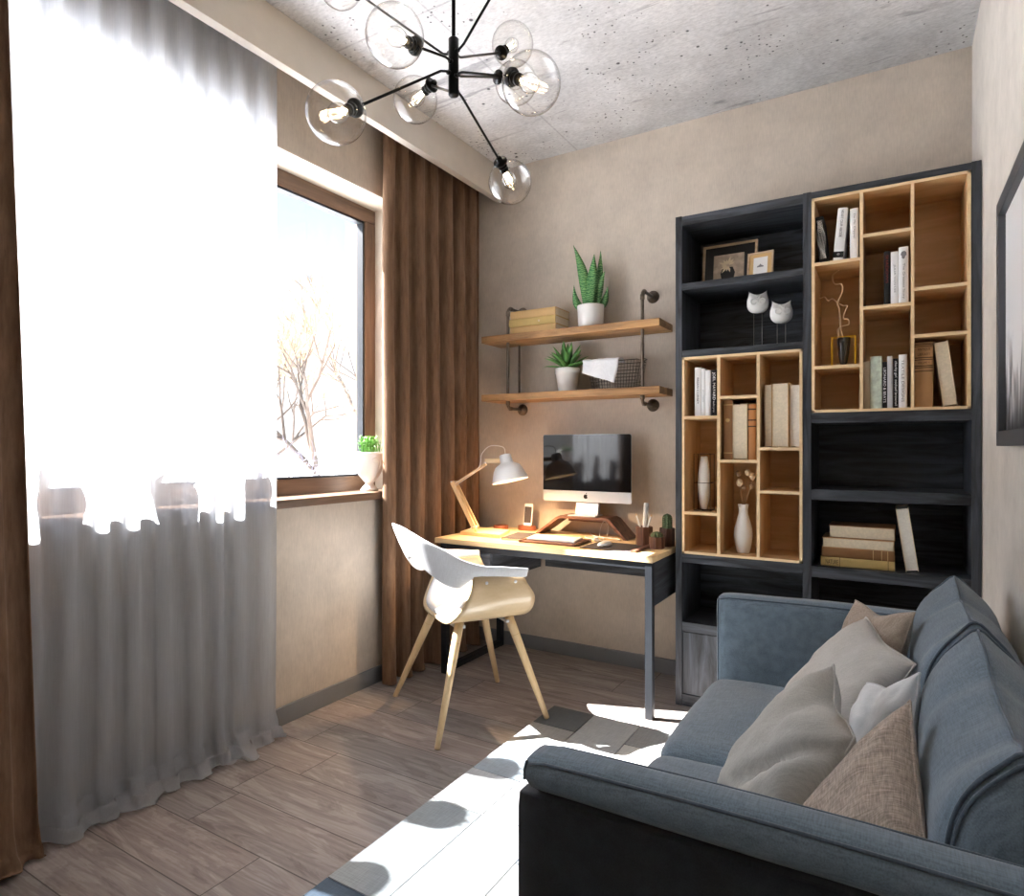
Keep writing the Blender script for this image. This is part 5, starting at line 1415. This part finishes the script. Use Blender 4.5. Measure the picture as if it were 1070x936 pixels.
b = BM(); box(b, -.012, -.0004, -pw + rim, -rim, rim, ph - rim); obj('print', b, M['art'], r)

# ------------------------------------------------------------------ urns on the window sill
def urn(label, loc, kind, seed):
    r = thing('urn_planter', label, 'planter', loc, (0, 0, math.radians(90)), 'white urn planters on the window sill')
    lathe_obj('urn', [(0, 0), (.045, 0), (.049, .006), (.040, .018), (.024, .034), (.022, .044), (.036, .058), (.060, .088), (.073, .125), (.078, .165), (.080, .196), (.084, .200), (.084, .214), (.078, .214), (.074, .2), (.066, .12), (0, .08)], 'white_cer', r)
    b = BM()                                                       # relief brows, eyes and nose on the bowl
    def on(a, z, e=.001):
        rr = .060 + (.078 - .060) * min(1, (z - .088) / .077) + e; return V((rr * math.sin(a), -rr * math.cos(a), z))
    for s in (-1, 1):
        tube(b, [on(s * .16, .168, .0), on(s * .34, .182, .001), on(s * .58, .176, .001), on(s * .74, .162, 0)], [.0025, .0045, .004, .002], 6)
        tube(b, [on(s * .22, .156), on(s * .40, .151), on(s * .58, .157)], [.0015, .004, .0015], 6)
    tube(b, [on(0, .172, .0), on(0, .145, .006), on(0, .128, .009), on(0, .122, .0)], [.004, .006, .008, .004], 8)
    tube(b, [on(-.2, .106), on(0, .103, .003), on(.2, .106)], [.0015, .004, .0015], 6)
    obj('face_relief', b, M['white_cer'], r)
    b = BM(); lathe(b, [(0, .196), (.0745, .196)], 24); obj('soil', b, M['soil'], r)
    rnd = random.Random(seed); b = BM()
    if kind == 'herb':
        for k in range(150):
            a = rnd.uniform(0, 2 * PI); q = rnd.uniform(0, .06); p = V((q * math.cos(a), q * math.sin(a), .197)); 
            if rnd.random() < .55:
                t = p + V((rnd.uniform(-.035, .035), rnd.uniform(-.035, .035), rnd.uniform(.06, .115))); blade(b, p, t, .0022, (0, 0, 0), .2, 5, .1)
            else:
                t = p + V((rnd.uniform(-.03, .03), rnd.uniform(-.03, .03), rnd.uniform(.03, .095)))
                for _ in range(3): blade(b, t, t + V((rnd.uniform(-.02, .02), rnd.uniform(-.02, .02), rnd.uniform(-.002, .018))), .006, (0, 0, .002), .2, 5, .1)
        lm = 'leaf_l'
    elif kind == 'fern':
        for k in range(16):
            a = 2 * PI * k / 16 + rnd.uniform(-.2, .2); l = rnd.uniform(.07, .12); e = rnd.uniform(.4, 1.2)
            d = V((math.cos(a) * math.cos(e), math.sin(a) * math.cos(e), math.sin(e)))
            for t in range(3, 14):
                c = V((0, 0, .197)) + d * l * t / 13 - V((0, 0, .25 * l * (t / 13) ** 2)); sd = d.cross(V((0, 0, 1))).normalized()
                for s in (-1, 1): blade(b, c, c + (sd * s + d * .5).normalized() * .028 * (1 - t / 15), .0035, (0, 0, 0), .2, 3, .1)
        lm = 'leaf'
    else:
        for k in range(14):
            a = 2 * PI * k / 14 + rnd.uniform(-.2, .2); e = rnd.uniform(.6, 1.4); l = rnd.uniform(.08, .12)
            d = V((math.cos(a) * math.cos(e), math.sin(a) * math.cos(e), math.sin(e))); p = V((0, 0, .197))
            blade(b, p, p + d * l, .010, (0, 0, .008), .3, 7, .05)
        lm = 'leaf'
    obj('foliage', b, M[lm], r)
zs = 1.0434
urn('white face urn with bright green herbs, on the sill beside the brown drape', (-2.49, 2.615, zs), 'herb', 3)
urn('white face urn with a leafy plant, seen through the right half of the sheer curtain', (-2.49, 1.745, zs), 'fern', 5)
urn('white face urn with a spiky plant, seen through the middle of the sheer curtain', (-2.49, 1.375, zs), 'aloe', 7)
urn('white face urn with a fern, seen through the left edge of the sheer curtain', (-2.49, .985, zs), 'fern', 9)

# ------------------------------------------------------------------ winter garden outside
GZ = -.55
M['snow'] = plain("snow", (236, 238, 244), .8, vary=.03, scale=1.2)
M['bark'] = plain("frosted_bark", (84, 74, 66), .9, vary=.25, scale=9)
M['twig_frost'] = plain("frosted_twigs", (136, 118, 96), .9, vary=.2, scale=6)
M['shrub_frost'] = plain("frosted_shrub", (118, 116, 130), .9, vary=.25, scale=6)
b = BM(); grid(b, lambda u, v: V((-60 + 57.0 * u, -30 + 80 * v, GZ + .25 * noise.noise(V((u * 9, v * 12, 0))))), 50, 60)
g = struct('ground', b, M['snow']); g["kind"] = "structure"
def tree(name, label, loc, h, seed, spread, bark, twigm, levels=6, group='bare trees outside the window'):
    rnd = random.Random(seed); r = thing(name, label, 'tree', loc, (0, 0, rnd.uniform(0, 6)), group)
    B1, B2 = BM(), BM()
    def grow(p, d, l, rad, lev):
        n = 3; pts = [p]; q = p; dd = d
        for i in range(n):
            dd = (dd + V((rnd.uniform(-1, 1), rnd.uniform(-1, 1), rnd.uniform(-.4, .7))) * .16).normalized(); q = q + dd * l / n; pts.append(q)
        bm_ = B1 if lev > 2 else B2
        tube(bm_, pts, [rad * (1 - .32 * i / n) for i in range(n + 1)], 6 if lev > 3 else (4 if lev > 1 else 3), caps=False)
        if lev == 0: return
        k = 3 if lev > 1 else 4
        for i in range(k):
            az = rnd.uniform(0, 2 * PI); sp = rnd.uniform(.35, .95) * spread
            o1 = dd.orthogonal().normalized(); o2 = dd.cross(o1)
            nd = (dd * math.cos(sp) + (o1 * math.cos(az) + o2 * math.sin(az)) * math.sin(sp) + V((0, 0, .12))).normalized()
            at = pts[-1] if i == 0 else pts[-1].lerp(pts[-2], rnd.uniform(0, .9))
            grow(at, nd, l * rnd.uniform(.62, .84), rad * .60, lev - 1)
    grow(V((0, 0, 0)), V((0, 0, 1)), h * .27, h * .014, levels)
    obj('trunk', B1, M[bark], r); obj('twigs', B2, M[twigm], r)
tree('bare_tree', 'tall bare frosted tree standing in the middle of the clear window', (-9.6, 8.9, GZ - .1), 6.5, 4, .85, 'bark', 'twig_frost')
tree('bare_tree', 'slimmer bare tree left of the tall one, partly hidden by the sheer curtain', (-13.6, 10.2, GZ - .1), 6.4, 9, .95, 'bark', 'twig_frost')
tree('bare_tree', 'bare tree near the right window stile, behind the tall tree', (-16.5, 18.2, GZ - .1), 9.0, 13, .95, 'bark', 'twig_frost')
tree('bare_tree', 'far bare tree behind the sheer curtain', (-16.0, 6.0, GZ - .1), 8.5, 17, .9, 'bark', 'twig_frost', 5)
tree('frosted_shrub', 'low frosted shrub close outside the window beside the sheer curtain', (-6.6, 5.2, GZ - .1), 2.9, 21, 1.25, 'shrub_frost', 'shrub_frost', 5, 'frosted shrubs outside')
tree('frosted_shrub', 'low frosted shrub close outside the window beside the herb urn', (-7.4, 7.0, GZ - .1), 2.6, 25, 1.25, 'shrub_frost', 'shrub_frost', 5, 'frosted shrubs outside')

# ------------------------------------------------------------------ sky, sun, camera
wd = bpy.data.worlds.new("sky"); SC.world = wd; wd.use_nodes = True
nt = wd.node_tree; N, L = nt.nodes, nt.links
tc = N.new("ShaderNodeTexCoord"); sp = N.new("ShaderNodeSeparateXYZ"); L.new(tc.outputs["Generated"], sp.inputs[0])
cr = N.new("ShaderNodeValToRGB"); e = cr.color_ramp.elements
e[0].position = 0.0; e[0].color = (1.0, .97, .93, 1); e[1].position = .75; e[1].color = (.30, .52, .90, 1)
k = e.new(.08); k.color = (.96, .98, 1.0, 1); k = e.new(.34); k.color = (.58, .76, .97, 1)
L.new(sp.outputs["Z"], cr.inputs["Fac"]); L.new(cr.outputs["Color"], N["Background"].inputs["Color"]); N["Background"].inputs["Strength"].default_value = .40
sl = bpy.data.lights.new("sun", 'SUN'); sl.energy = 17.5; sl.angle = math.radians(.6); sl.color = (1.0, .97, .93)
so_ = bpy.data.objects.new("sun", sl); COL.objects.link(so_); so_.rotation_euler = V((.94, .32, -1.02)).to_track_quat('-Z', 'Y').to_euler(); so_.location = (-8, -2, 9)
cam = bpy.data.cameras.new("camera"); co = bpy.data.objects.new("camera", cam); COL.objects.link(co)
co.location = (0, 0, 1.28); co.rotation_euler = (PI / 2, 0, math.radians(31.0)); cam.sensor_width = 36; cam.sensor_fit = 'HORIZONTAL'; cam.lens = 666.0 / 1070 * 36
cam.clip_start = .02; SC.camera = co
vs = SC.view_settings; vs.view_transform = 'Standard'; vs.look = 'None'; vs.gamma = 1.0; vs.exposure = 2.08; vs.use_curve_mapping = False
SC.cycles.max_bounces = 12; SC.cycles.diffuse_bounces = 6; SC.cycles.transparent_max_bounces = 24
